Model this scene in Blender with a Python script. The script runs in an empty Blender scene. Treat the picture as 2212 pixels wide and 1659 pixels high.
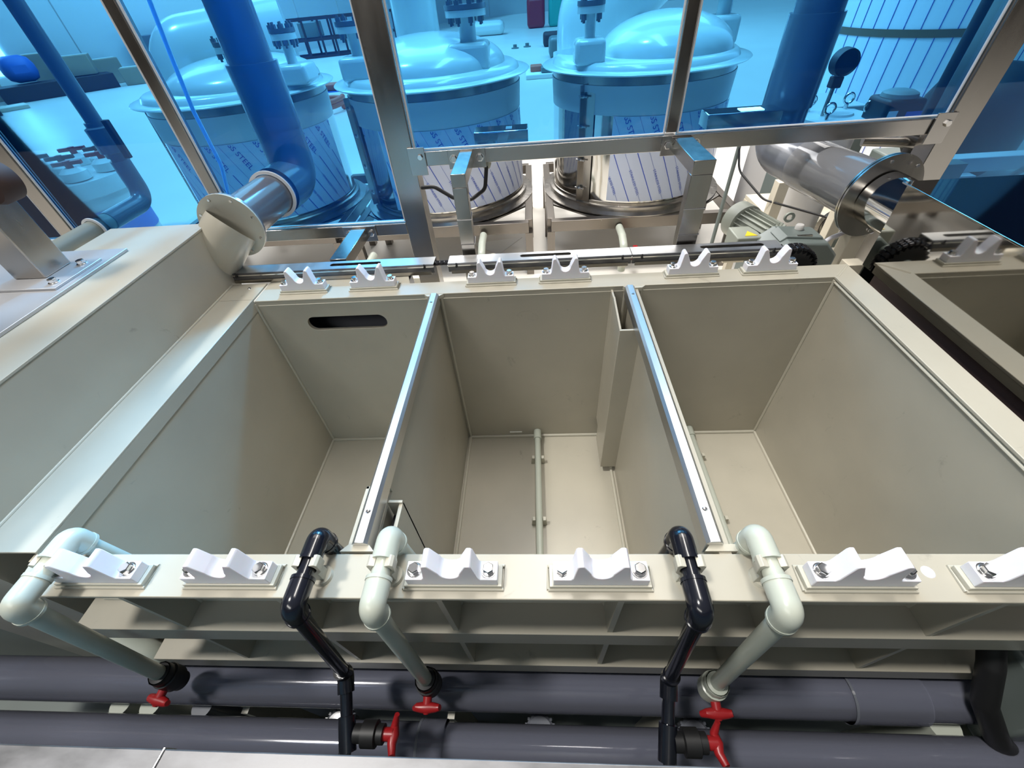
import bpy, math, random
from mathutils import Vector, Matrix
random.seed(7)
C = bpy.context.scene.collection
PI = math.pi

# ---------------------------------------------------------------- camera
scene = bpy.context.scene
Rm = ((0.9974474104, 0.0279927108, -0.0656892047),
      (-0.0275179244, -0.6982014766, -0.7153722541),
      (-0.0658895089, 0.7153538329, -0.6956489535))      # rows: right, down, forward
cam_d = bpy.data.cameras.new('camera'); cam = bpy.data.objects.new('camera', cam_d); C.objects.link(cam)
cam_d.sensor_width = 36; cam_d.sensor_fit = 'HORIZONTAL'; cam_d.lens = 894.04 / 2212 * 36
cam_d.clip_start = 0.02; cam_d.clip_end = 200
r_, d_, f_ = (Vector(v) for v in Rm)
mw = Matrix(((r_.x, -d_.x, -f_.x), (r_.y, -d_.y, -f_.y), (r_.z, -d_.z, -f_.z))).to_4x4()
mw.translation = Vector((0.00763, -0.30352, 0.7))
cam.matrix_world = mw
scene.camera = cam

# ---------------------------------------------------------------- world, lamps, exposure
scene.view_settings.view_transform = 'Standard'; scene.view_settings.look = 'None'
scene.view_settings.gamma = 1; scene.view_settings.exposure = 0.0
w = bpy.data.worlds.new('hall_air'); scene.world = w; w.use_nodes = True
wn = w.node_tree.nodes; wl = w.node_tree.links
bg = wn['Background']; bg.inputs['Strength'].default_value = 0.27
tc = wn.new('ShaderNodeTexCoord'); sp = wn.new('ShaderNodeSeparateXYZ'); cr = wn.new('ShaderNodeValToRGB')
wl.new(tc.outputs['Generated'], sp.inputs[0]); wl.new(sp.outputs['Z'], cr.inputs[0]); wl.new(cr.outputs[0], bg.inputs['Color'])
cr.color_ramp.elements[0].position = 0.0; cr.color_ramp.elements[0].color = (0.06, 0.05, 0.04, 1)
cr.color_ramp.elements[1].position = 0.9; cr.color_ramp.elements[1].color = (0.90, 0.93, 1.0, 1)
e_ = cr.color_ramp.elements.new(0.10); e_.color = (0.30, 0.28, 0.26, 1)

def lamp_sun(name, toward, strength, angle, col):
    l = bpy.data.lights.new(name, 'SUN'); l.energy = strength; l.angle = math.radians(angle); l.color = col
    o = bpy.data.objects.new(name, l); C.objects.link(o)
    o.rotation_euler = Vector(toward).to_track_quat('Z', 'Y').to_euler()
    return o
lamp_sun('roof_daylight', (-0.38, -0.03, 0.90), 2.45, 7, (1.0, 0.97, 0.92))

def lamp_area(name, loc, target, sx, sy, power, col):
    l = bpy.data.lights.new(name, 'AREA'); l.shape = 'RECTANGLE'; l.size = sx; l.size_y = sy; l.energy = power; l.color = col
    o = bpy.data.objects.new(name, l); C.objects.link(o); o.location = loc
    o.rotation_euler = (Vector(loc) - Vector(target)).to_track_quat('Z', 'Y').to_euler()
    return o
lamp_area('hall_fill', (0.3, 1.1, 4.4), (0.0, 0.4, -0.5), 2.6, 0.8, 18, (1.0, 0.97, 0.93))
lamp_area('hall_fill', (-1.0, 5.2, 2.9), (-0.6, 0.2, 0.0), 2.0, 1.2, 90, (0.95, 0.97, 1.0))  # added behind the blue panes to throw blue fill on the tank
sl = bpy.data.lights.new('ledge_fill_spot', 'SPOT'); sl.energy = 4200; sl.spot_size = math.radians(13); sl.spot_blend = 0.7; sl.shadow_soft_size = 0.4; sl.color = (0.95, 0.98, 1.0)  # narrow spot added for blue fill on the left cover strip
so = bpy.data.objects.new('ledge_fill_spot', sl); C.objects.link(so); so.location = (-0.40, 5.2, 3.4)
so.rotation_euler = (so.location - Vector((-0.95, 0.08, -0.05))).to_track_quat('Z', 'Y').to_euler()
lamp_area('hall_fill', (0.0, 5.0, 6.0), (0.0, 4.6, -1.1), 8.0, 3.0, 330, (1.0, 0.95, 0.88))  # added to brighten the hall floor behind the panes
lamp_area('hall_fill', (-0.9, -1.5, 1.7), (0.0, 0.1, -0.15), 1.6, 0.3, 17, (1.0, 0.97, 0.92))  # added low in front to light the front ledge and pipes
lamp_area('hall_fill', (0.3, 2.35, 4.2), (0.2, 2.35, -1.1), 3.4, 0.6, 170, (1.0, 0.95, 0.88))  # added to brighten the floor between frame and scrubber tanks
lamp_area('hall_fill', (-4.0, 17.0, 9.0), (-4.0, 17.0, -1.1), 26.0, 10.0, 4200, (1.0, 0.97, 0.93))  # added to brighten the far hall floor

# ---------------------------------------------------------------- materials
MATS = {}
def mat(name, col, rough=0.5, metal=0.0, var=0.0, scale=8.0, spec=0.5, coat=0.0, emit=None, aniso=None, bump=0.0, sss=0.0, dirt=None):
    if name in MATS: return MATS[name]
    m = bpy.data.materials.new(name); m.use_nodes = True; n = m.node_tree.nodes; l = m.node_tree.links
    b = n['Principled BSDF']
    b.inputs['Base Color'].default_value = (*col, 1); b.inputs['Roughness'].default_value = rough
    b.inputs['Metallic'].default_value = metal; b.inputs['Specular IOR Level'].default_value = spec
    b.inputs['Coat Weight'].default_value = coat
    if sss: b.inputs['Subsurface Weight'].default_value = sss; b.inputs['Subsurface Scale'].default_value = 0.01
    if emit: b.inputs['Emission Color'].default_value = (*emit[0], 1); b.inputs['Emission Strength'].default_value = emit[1]
    if var or bump or aniso or dirt:
        t = n.new('ShaderNodeTexCoord'); mp = n.new('ShaderNodeMapping'); l.new(t.outputs['Object'], mp.inputs[0])
        if aniso: mp.inputs['Scale'].default_value = aniso
        nz = n.new('ShaderNodeTexNoise'); nz.inputs['Scale'].default_value = scale; nz.inputs['Detail'].default_value = 5
        l.new(mp.outputs[0], nz.inputs['Vector'])
        mr = n.new('ShaderNodeMapRange'); l.new(nz.outputs[0], mr.inputs[0]); mr.inputs[1].default_value = 0.3; mr.inputs[2].default_value = 0.7
        mr.inputs[3].default_value = 1 - var; mr.inputs[4].default_value = 1 + var * 0.5
        mx = n.new('ShaderNodeVectorMath'); mx.operation = 'SCALE'; mx.inputs[0].default_value = col; l.new(mr.outputs[0], mx.inputs['Scale'])
        src = mx.outputs[0]
        if dirt:      # sparse darker scuffs: (colour, threshold, scale)
            n2 = n.new('ShaderNodeTexNoise'); n2.inputs['Scale'].default_value = dirt[2]; n2.inputs['Detail'].default_value = 8; n2.inputs['Roughness'].default_value = 0.7
            n2.inputs['Distortion'].default_value = 1.2
            l.new(t.outputs['Object'], n2.inputs['Vector'])
            m2 = n.new('ShaderNodeMapRange'); l.new(n2.outputs[0], m2.inputs[0]); m2.inputs[1].default_value = dirt[1]; m2.inputs[2].default_value = dirt[1] + 0.12
            m2.inputs[4].default_value = 0.55
            cm = n.new('ShaderNodeMix'); cm.data_type = 'RGBA'; l.new(m2.outputs[0], cm.inputs['Factor']); l.new(src, cm.inputs[6]); cm.inputs[7].default_value = (*dirt[0], 1)
            src = cm.outputs[2]
        l.new(src, b.inputs['Base Color'])
        if metal:
            m3 = n.new('ShaderNodeMapRange'); l.new(nz.outputs[0], m3.inputs[0]); m3.inputs[3].default_value = rough * 0.75; m3.inputs[4].default_value = rough * 1.3
            l.new(m3.outputs[0], b.inputs['Roughness'])
        if bump:
            bp = n.new('ShaderNodeBump'); bp.inputs['Strength'].default_value = bump; bp.inputs['Distance'].default_value = 0.002
            l.new(nz.outputs[0], bp.inputs['Height']); l.new(bp.outputs[0], b.inputs['Normal'])
    MATS[name] = m; return m

def pane_mat(name, tint, haze, haze_fac, rough=0.03, ior=1.45):
    m = bpy.data.materials.new(name); m.use_nodes = True; n = m.node_tree.nodes; l = m.node_tree.links; n.clear()
    o = n.new('ShaderNodeOutputMaterial'); tr = n.new('ShaderNodeBsdfTransparent'); tr.inputs[0].default_value = (*tint, 1)
    df = n.new('ShaderNodeBsdfDiffuse'); df.inputs[0].default_value = (*haze, 1)
    m1 = n.new('ShaderNodeMixShader'); m1.inputs[0].default_value = haze_fac; l.new(tr.outputs[0], m1.inputs[1]); l.new(df.outputs[0], m1.inputs[2])
    gl = n.new('ShaderNodeBsdfGlossy'); gl.inputs['Roughness'].default_value = rough; fr = n.new('ShaderNodeFresnel'); fr.inputs[0].default_value = ior
    m2 = n.new('ShaderNodeMixShader'); l.new(fr.outputs[0], m2.inputs[0]); l.new(m1.outputs[0], m2.inputs[1]); l.new(gl.outputs[0], m2.inputs[2])
    l.new(m2.outputs[0], o.inputs[0]); MATS[name] = m; return m

M_pp = mat('beige_polypropylene', (0.435, 0.405, 0.33), 0.33, var=0.07, scale=5, dirt=((0.20, 0.18, 0.15), 0.635, 9))
M_weld = mat('weld_polypropylene', (0.48, 0.455, 0.375), 0.33)
M_ppg = mat('grey_green_polypropylene', (0.47, 0.50, 0.43), 0.28, var=0.05, scale=10)
M_ppd = mat('moulded_beige', (0.50, 0.48, 0.40), 0.35)
M_white = mat('white_polyethylene', (0.76, 0.76, 0.81), 0.32, sss=0.15)
M_skid = mat('skid_steel', (0.20, 0.18, 0.16), 0.30, 0.95)  # darker base colour stands in for dark reflections under the tanks
M_steel = mat('brushed_steel', (0.40, 0.38, 0.355), 0.24, 1.0, var=0.05, scale=30, aniso=(1, 1, 0.15))
M_steelh = mat('brushed_steel_long', (0.47, 0.45, 0.43), 0.24, 1.0, var=0.05, scale=30, aniso=(0.1, 1, 1))
M_cap = mat('satin_edge_strip', (0.70, 0.70, 0.70), 0.36, 1.0, var=0.05, scale=30, aniso=(1, 0.1, 1))
M_rail = mat('scratched_rail_steel', (0.16, 0.16, 0.165), 0.42, 0.75, var=0.35, scale=60, aniso=(0.4, 1, 1))
M_matte = mat('satin_steel_plate', (0.50, 0.50, 0.51), 0.48, 0.7)
M_mirror = mat('mirror_steel', (0.50, 0.485, 0.455), 0.045, 1.0, var=0.04, scale=3)
M_polish = mat('polished_steel', (0.66, 0.65, 0.63), 0.09, 1.0)
M_bolt = mat('bolt_steel', (0.72, 0.71, 0.70), 0.16, 1.0)
M_black = mat('black_pvc', (0.006, 0.007, 0.012), 0.16, spec=0.6)
M_rub = mat('black_rubber', (0.010, 0.010, 0.011), 0.5)
M_dark = mat('gap_shade', (0.012, 0.014, 0.02), 0.6)
M_red = mat('red_plastic', (0.32, 0.012, 0.015), 0.35)
M_clear = pane_mat('clear_pvc_pipe', (0.62, 0.65, 0.72), (0.26, 0.27, 0.34), 0.38, 0.10, 1.45)
M_clear2 = pane_mat('clear_pvc_duct', (0.62, 0.63, 0.66), (0.24, 0.245, 0.26), 0.72, 0.08, 1.42)
M_pane = pane_mat('blue_acrylic', (0.34, 0.73, 1.0), (0.0, 0.20, 0.90), 0.075, 0.02, 1.33)
M_seal = mat('white_sealant', (0.78, 0.80, 0.83), 0.35)
M_floor = mat('hall_floor_paint', (0.80, 0.765, 0.70), 0.32, var=0.05, scale=0.8)
M_wall = mat('hall_wall_panel', (0.74, 0.76, 0.76), 0.6, var=0.03, scale=0.4)
M_frp = mat('white_fibreglass', (0.66, 0.72, 0.70), 0.22, coat=0.4)
M_film = mat('protective_film', (0.52, 0.56, 0.66), 0.35)
M_ink = mat('blue_ink', (0.015, 0.06, 0.40), 0.5)
M_chain = mat('oiled_chain', (0.045, 0.045, 0.050), 0.22, 0.8)
M_gear = mat('grey_green_enamel', (0.16, 0.19, 0.18), 0.38, var=0.06, scale=10)
M_motor = mat('motor_enamel', (0.27, 0.29, 0.25), 0.42)
M_pvc = mat('grey_pvc', (0.135, 0.145, 0.17), 0.22, coat=0.2)
M_rust = mat('rusty_steel', (0.045, 0.022, 0.018), 0.7, var=0.2, scale=6)
M_cream = mat('cream_enamel', (0.66, 0.60, 0.48), 0.45, var=0.04, scale=4)
M_yel = mat('yellow_plastic', (0.80, 0.55, 0.02), 0.45)
M_card = mat('cardboard', (0.38, 0.29, 0.20), 0.8, var=0.1, scale=3)
M_bluep = mat('blue_plastic', (0.04, 0.15, 0.55), 0.45)
M_orange = mat('orange_hose', (0.65, 0.16, 0.08), 0.5)
M_cabinet = mat('grey_white_enamel', (0.58, 0.56, 0.54), 0.4)
M_paper = mat('white_paper', (0.90, 0.89, 0.85), 0.7)
M_brown = mat('brown_tape', (0.16, 0.10, 0.05), 0.5)
M_glow = mat('daylit_opening', (1, 1, 1), 0.5, emit=((1, 1, 1), 6.0))

# ---------------------------------------------------------------- mesh helpers
ORG = {}
def V(*a): return Vector(a)
class MB:
    def __init__(s): s.v = []; s.f = []
    def add(s, vs, fs):
        o = len(s.v); s.v += [tuple(v) for v in vs]; s.f += [tuple(i + o for i in f) for f in fs]; return s
    def box(s, x0, x1, y0, y1, z0, z1):
        return s.add([(x0,y0,z0),(x1,y0,z0),(x1,y1,z0),(x0,y1,z0),(x0,y0,z1),(x1,y0,z1),(x1,y1,z1),(x0,y1,z1)],
                     [(3,2,1,0),(4,5,6,7),(0,1,5,4),(1,2,6,5),(2,3,7,6),(3,0,4,7)])
    def bar(s, p0, p1, w, h, up=(0,0,1)):
        p0, p1 = Vector(p0), Vector(p1); d = (p1 - p0).normalized(); up = Vector(up)
        if abs(d.dot(up)) > 0.98: up = Vector((0, 1, 0))
        a = d.cross(up).normalized(); b = a.cross(d).normalized(); vs = []
        for p in (p0, p1):
            for sa, sb in ((-1,-1),(1,-1),(1,1),(-1,1)): vs.append(p + a*sa*w/2 + b*sb*h/2)
        return s.add(vs, [(3,2,1,0),(4,5,6,7),(0,1,5,4),(1,2,6,5),(2,3,7,6),(3,0,4,7)])
    def prism(s, poly, axis, a0, a1):
        n = len(poly)
        def mk(p, a): return {'x': (a, p[0], p[1]), 'y': (p[0], a, p[1]), 'z': (p[0], p[1], a)}[axis]
        s.add([mk(p, a0) for p in poly] + [mk(p, a1) for p in poly],
              [tuple(range(n-1, -1, -1)), tuple(range(n, 2*n))] + [(i, (i+1) % n, n+(i+1) % n, n+i) for i in range(n)])
        return s
    def tube(s, path, r, seg=20, cap=True, rs=None):
        path = [Vector(p) for p in path]; n = len(path); vs = []; prev = None
        for i, p in enumerate(path):
            t = (path[min(i+1, n-1)] - path[max(i-1, 0)]).normalized()
            if prev is None:
                up = Vector((0,0,1)) if abs(t.z) < 0.9 else Vector((1,0,0)); a = t.cross(up).normalized()
            else:
                a = (prev - t * prev.dot(t)).normalized()
            prev = a; b = t.cross(a); rr = rs[i] if rs else r
            for k in range(seg):
                th = 2*PI*k/seg; vs.append(p + a*math.cos(th)*rr + b*math.sin(th)*rr)
        fs = []
        for i in range(n-1):
            for k in range(seg):
                k2 = (k+1) % seg; fs.append((i*seg+k, i*seg+k2, (i+1)*seg+k2, (i+1)*seg+k))
        if cap: fs.append(tuple(range(seg-1, -1, -1))); fs.append(tuple(range((n-1)*seg, n*seg)))
        return s.add(vs, fs)
    def cyl(s, p0, p1, r, r1=None, seg=24, cap=True):
        return s.tube([p0, p1], r, seg, cap, [r, r if r1 is None else r1])
    def lathe(s, prof, c=(0,0,0), axis='z', seg=48, a0=0.0, a1=2*PI):
        vs = []; full = abs(a1-a0-2*PI) < 1e-6; m = seg if full else seg+1; c = Vector(c)
        for r, h in prof:
            for k in range(m):
                th = a0 + (a1-a0)*k/seg; x, y = r*math.cos(th), r*math.sin(th)
                vs.append(c + {'z': V(x, y, h), 'y': V(x, h, y), 'x': V(h, x, y)}[axis])
        fs = []
        for i in range(len(prof)-1):
            for k in range(seg):
                k2 = (k+1) % m; fs.append((i*m+k, i*m+k2, (i+1)*m+k2, (i+1)*m+k))
        return s.add(vs, fs)
    def build(s, name, m, parent=None, bev=0.0, smooth=True, seg=2):
        org = ORG.get(parent.name, V(0,0,0)) if parent else V(0,0,0)
        me = bpy.data.meshes.new(name); me.from_pydata([Vector(v) - org for v in s.v], [], s.f)
        me.materials.append(m); me.validate(); me.update()
        import bmesh
        b = bmesh.new(); b.from_mesh(me); bmesh.ops.recalc_face_normals(b, faces=b.faces); b.to_mesh(me); b.free()
        if smooth:
            for p in me.polygons: p.use_smooth = True
            me.set_sharp_from_angle(angle=math.radians(38))
        o = bpy.data.objects.new(name, me); C.objects.link(o)
        if parent: o.parent = parent
        ORG[o.name] = org
        if bev:
            bm = o.modifiers.new('bevel', 'BEVEL'); bm.width = bev; bm.segments = seg; bm.limit_method = 'ANGLE'; bm.angle_limit = math.radians(50)
            bm.harden_normals = False
        return o
def rnd(path, r, n=7):
    """round the corners of a polyline"""
    P = [Vector(p) for p in path]; out = [P[0]]
    for i in range(1, len(P)-1):
        a, b, c = P[i-1], P[i], P[i+1]; u = (a-b).normalized(); v = (c-b).normalized()
        ang = u.angle(v); d = min(r/math.tan(ang/2), (a-b).length*0.49, (c-b).length*0.49)
        p0, p2 = b+u*d, b+v*d
        for k in range(n+1):
            t = k/n; out.append(p0*(1-t)**2 + b*2*t*(1-t) + p2*t*t)
    out.append(P[-1]); return out
def thing(name, label, cat, loc=(0,0,0), group=None):
    o = bpy.data.objects.new(name, None); C.objects.link(o); o.location = loc; o.empty_display_size = 0.05
    ORG[o.name] = Vector(loc); return tag(o, label, cat, group)
def tag(o, label, cat, group=None):
    o['label'] = label; o['category'] = cat
    if group: o['group'] = group
    return o
def struct(o): o['kind'] = 'structure'; return o
def copy_tree(o, parent=None):
    c = o.copy(); C.objects.link(c)
    if parent: c.parent = parent
    for ch in o.children: copy_tree(ch, c)
    return c
def place(o, loc, label, rz=0.0, group=None):
    o.location = loc; o.rotation_euler = (0, 0, rz); o['label'] = label
    if group: o['group'] = group
    return o
def arc(cx, cy, r, a0, a1, n=10):
    return [(cx + r*math.cos(math.radians(a0+(a1-a0)*k/n)), cy + r*math.sin(math.radians(a0+(a1-a0)*k/n))) for k in range(n+1)]
def slot_plate(mb, u0, u1, v0, v1, slots, axis, a0, a1):
    """plate in the (u,v) plane with stadium holes; slots = [(s0, s1, vc, r)]"""
    cuts = [u0] + [(slots[i][1]+slots[i+1][0])/2 for i in range(len(slots)-1)] + [u1]
    for (s0, s1, vc, r), a, b in zip(slots, cuts[:-1], cuts[1:]):
        up = [(a, vc), (s0, vc)] + arc(s0+r, vc, r, 180, 90)[1:] + arc(s1-r, vc, r, 90, 0) + [(b, vc), (b, v1), (a, v1)]
        lo = [(a, vc), (a, v0), (b, v0), (b, vc)] + arc(s1-r, vc, r, 0, -90) + arc(s0+r, vc, r, -90, -180)
        mb.prism(up, axis, a0, a1); mb.prism(lo, axis, a0, a1)
def hexbolt(mb, c, r, h, n=(0,0,1)):
    c = Vector(c); n = Vector(n).normalized()
    mb.tube([c, c+n*h*0.85, c+n*h], r, 6, True, [r, r, r*0.86])
def weld(mb, p0, p1, r=0.003): mb.tube([p0, p1], r, 8)

# ================================================================= STRUCTURE
FZ = -1.1
struct(MB().box(-45, 60, -6, 60, FZ-0.1, FZ).build('floor', M_floor))
def wall(name, a, b, h=9.0, t=0.2):
    mb = MB(); a, b = Vector((*a, 0)), Vector((*b, 0)); d = (b-a).normalized(); nrm = Vector((-d.y, d.x, 0))
    mb.bar(a + V(0,0,FZ+h/2) + nrm*t/2, b + V(0,0,FZ+h/2) + nrm*t/2, t, h)
    o = struct(mb.build(name, M_wall))
    L = (b-a).length; k = 2.0
    while k < L:                                 # vertical joints of the wall panels
        p = a + d*k; sm = MB().bar(V(p.x, p.y, FZ) - nrm*0.01, V(p.x, p.y, FZ+h) - nrm*0.01, 0.05, 0.02)
        sm.build('panel_joint', M_cabinet, o); k += 3.0
    return o
wall('wall_left', (-30, 4.0), (-12, 24.5))
wall('wall_back', (-12, 24.5), (-5, 42.0))
wall('wall_far', (-5, 42.0), (58, 44.0))
# daylit doorway opening in the left wall
dd = (V(-12, 24.5, 0) - V(-30, 4.0, 0)).normalized(); dn = V(dd.y, -dd.x, 0)
def onwall(k, off=0.0): return V(-30, 4.0, 0) + dd*k + dn*off
mb = MB(); mb.bar(onwall(15.0, 0.03)+V(0,0,0.95), onwall(17.9, 0.03)+V(0,0,0.95), 0.04, 2.9)
struct(mb.build('window_1', M_glow))

# ================================================================= MAIN TANK
tank = thing('rinse_tank', 'large open beige plastic tank split into three compartments by two divider walls', 'tank', (0, 0.4, -0.74))
XL, XR, YB, ZF = -0.928, 0.91, 0.841, -0.731
D1, D2 = (-0.340, -0.302), (0.287, 0.331)
t = 0.012
mb = MB(); mb.box(XL-t, XR+t, -t, YB+t, ZF-t, ZF); mb.build('tank_floor', M_pp, tank)
mb = MB(); mb.box(XL-t, XR+t, -t, 0.0, ZF, -0.006); mb.build('front_wall', M_pp, tank)
mb = MB(); mb.box(XL-t, XL, 0, YB, ZF, -0.006); mb.build('left_wall', M_pp, tank)
mb = MB(); mb.box(XR, XR+t, 0, YB, ZF, -0.006); mb.build('right_wall', M_pp, tank)
mb = MB()
slot_plate(mb, XL, D1[0], -0.25, -0.006, [(-0.780, -0.503, -0.098, 0.0275)], 'y', YB, YB+t)
mb.box(XL, D1[0], YB, YB+t, ZF, -0.25); mb.box(D1[0], XR, YB, YB+t, ZF, -0.006)
mb.build('back_wall', M_pp, tank)
for x0, x1 in (D1, D2):
    mb = MB(); xm = (x0+x1)/2
    if x0 < 0:      # divider with a notch for the weir near the front
        mb.prism([(0, ZF), (YB, ZF), (YB, -0.004), (0.16, -0.004), (0.16, -0.06), (0, -0.06)], 'x', xm-0.010, xm+0.010)
    else:
        mb.box(xm-0.010, xm+0.010, 0, YB, ZF, -0.004)
    mb.build('divider_wall', M_pp, tank)
# rim
mb = MB(); mb.prism([(-0.915, -0.073), (0.977, -0.073), (0.977, 0.914), (-0.415, 0.914), (-0.44, 0.995), (-0.925, 0.995), (-0.925, YB), (XR-0.004, YB), (XR-0.004, 0.0), (-0.93, 0.0)], 'z', -0.008, 0.0)
mb.build('rim', M_pp, tank, bev=0.0015)
mb = MB()
mb.box(-0.42, 0.975, 0.905, 0.912, -0.05, -0.008); mb.box(0.968, 0.975, -0.07, 0.912, -0.03, -0.008)
mb.build('rim_skirt', M_pp, tank)
# mitre joints and weld beads
mb = MB()
for p, q in (((XR+0.002, YB+0.004, 0.0), (0.972, 0.909, 0.0)), ((XR+0.006, YB+0.0, 0.0), (0.976, 0.905, 0.0))): weld(mb, p, q, 0.0012)
for (x0, x1) in ((XL, D1[0]), (D1[1], D2[0]), (D2[1], XR)):
    a0 = x0+0.002; a1 = x1-0.002
    weld(mb, (a0, YB-0.003, ZF+0.003), (a1, YB-0.003, ZF+0.003), 0.007); weld(mb, (a0, 0, ZF+0.003), (a0, YB, ZF+0.003), 0.006)
    weld(mb, (a1, 0, ZF+0.003), (a1, YB, ZF+0.003), 0.006); weld(mb, (a0, YB-0.002, ZF), (a0, YB-0.002, -0.01), 0.005); weld(mb, (a1, YB-0.002, ZF), (a1, YB-0.002, -0.01), 0.005)
    weld(mb, (a0, YB-0.0002, -0.018), (a1, YB-0.0002, -0.018), 0.0012)
weld(mb, (XR-0.001, 0, -0.016), (XR-0.001, YB, -0.016), 0.004)
for x in (D1, D2):
    for y in (0.004, YB-0.004):
        mb.prism([(x[0]-0.012, y), (x[0], y-0.012 if y > 0.4 else y+0.012), (x[1], y-0.012 if y > 0.4 else y+0.012), (x[1]+0.012, y)], 'z', -0.010, 0.001)
mb.build('weld_bead', M_weld, tank)
# steel caps on the dividers
for xm in (-0.317, 0.293):
    y0, y1 = (0.014, 0.826)
    mb = MB(); mb.prism([(xm-0.014, -0.028), (xm+0.014, -0.028), (xm+0.014, 0.006), (xm+0.008, 0.012), (xm-0.008, 0.012), (xm-0.014, 0.006)], 'y', y0, y1)
    cap = mb.build('divider_cap', M_cap, tank, bev=0.001)
    for y in (0.075, 0.775):
        sb = MB(); sb.lathe([(0.0, 0.0142), (0.0030, 0.0138), (0.0046, 0.012)], (xm, y, 0), seg=14); sb.build('screw', M_bolt, cap)
# weir box on the first divider
mb = MB()
mb.box(-0.352, -0.345, 0.0, 0.150, -0.34, -0.022); mb.box(-0.352, -0.325, 0.143, 0.150, -0.34, -0.022)
mb.box(-0.284, -0.276, 0.0, 0.128, -0.40, -0.045); mb.box(-0.307, -0.276, 0.122, 0.128, -0.40, -0.040)
mb.build('weir_box', M_pp, tank, bev=0.001)
mb = MB(); mb.box(-0.3065, -0.2845, 0.002, 0.121, -0.39, -0.09); mb.build('throat_shade', M_dark, tank)  # near-black block imitates the shade in the weir gap
# tall overflow channel on the second divider
mb = MB()
mb.prism([(0.795, -0.008), (0.660, -0.03), (0.660, -0.70), (0.795, -0.70)], 'x', 0.240, 0.246)
mb.box(0.240, 0.300, 0.652, 0.659, -0.70, -0.03)
mb.box(0.240, 0.246, 0.795, YB, -0.62, -0.012)
mb.build('overflow_channel', M_pp, tank, bev=0.0008)
# overflow chamber behind the slot
mb = MB(); mb.box(-0.92, -0.425, 0.985, 0.990, -0.35, -0.008); mb.box(-0.92, -0.915, YB+t, 0.985, -0.35, -0.008)
mb.box(-0.430, -0.425, YB+t, 0.985, -0.35, -0.008); mb.box(-0.92, -0.425, YB+t, 0.99, -0.36, -0.35)
mb.build('overflow_chamber', M_pvc, tank)
# stiffening ledges and gussets along the front
for z, lip in ((-0.187, 0.063), (-0.430, 0.060)):
    mb = MB(); mb.box(-0.955, 0.99, -0.073, -t, z-0.010, z); mb.box(-0.955, 0.99, -0.073, -0.064, z-lip, z-0.008)
    mb.build('stiffener_ledge', M_pp, tank, bev=0.001)
    mb = MB(); weld(mb, (-0.93, -t-0.002, z+0.002), (0.92, -t-0.002, z+0.002), 0.004); mb.build('weld_bead', M_weld, tank)
for x in (-0.716, -0.437, -0.165, 0.127, 0.400, 0.690):
    mb = MB(); mb.prism([(-t, -0.008), (-0.072, -0.008), (-0.068, -0.187), (-t, -0.187)], 'x', x-0.005, x+0.005)
    mb.build('gusset', M_pp, tank)
    mb = MB(); weld(mb, (x, -t-0.003, -0.187), (x, -t-0.003, -0.01), 0.009); mb.build('weld_bead', M_weld, tank)
    mb = MB(); mb.prism([(-t, -0.240), (-0.070, -0.240), (-0.068, -0.430), (-t, -0.430)], 'x', x-0.005, x+0.005)
    mb.build('gusset', M_pp, tank)
# base under the tank
for y in (0.0, 0.8):
    mb = MB(); mb.box(-0.93, 0.92, y, y+0.06, FZ, ZF-t); mb.build('support_foot', M_steel, tank)

tg = MB().box(-0.126, -0.0735, YB-0.0012, YB, -0.708, -0.700).build('label_strip', M_paper); 
tag(tg, 'narrow white paper strip stuck low on the back wall of the middle compartment', 'label')
# round white plug on the front rim
tag(MB().lathe([(0, 0.004), (0.006, 0.0032), (0.0095, 0.0)], (0.603, -0.029, 0.0), seg=20).build('white_plug', M_white), 'small round white plug in the front rim between two brackets at the right', 'plug')

# sparge pipes on the compartment floors
def sparge(x, label, y1=YB):
    t_ = thing('floor_pipe', label, 'pipe', (x, 0.4, ZF), 'spray pipes lying on the tank floors')
    MB().tube([(x, 0.002, ZF+0.03), (x, y1-0.02, ZF+0.03)], 0.0125, 18).build('pipe', M_ppg, t_)
    MB().tube([(x, y1-0.045, ZF+0.03), (x, y1-0.001, ZF+0.03)], 0.0165, 20).build('end_socket', M_ppg, t_)
    for y in (0.70, 0.43, 0.12):
        mb = MB(); mb.prism([(x-0.028, ZF), (x+0.028, ZF), (x+0.024, ZF+0.036), (x+0.014, ZF+0.036), (x+0.013, ZF+0.016), (x-0.013, ZF+0.016), (x-0.014, ZF+0.036), (x-0.024, ZF+0.036)], 'y', y-0.007, y+0.007)
        mb.build('pipe_cradle', M_ppd, t_, bev=0.0006)
sparge(-0.006, 'thin grey green pipe along the floor of the middle compartment')
sparge(0.632, 'thin grey green pipe along the floor of the right compartment')

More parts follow.
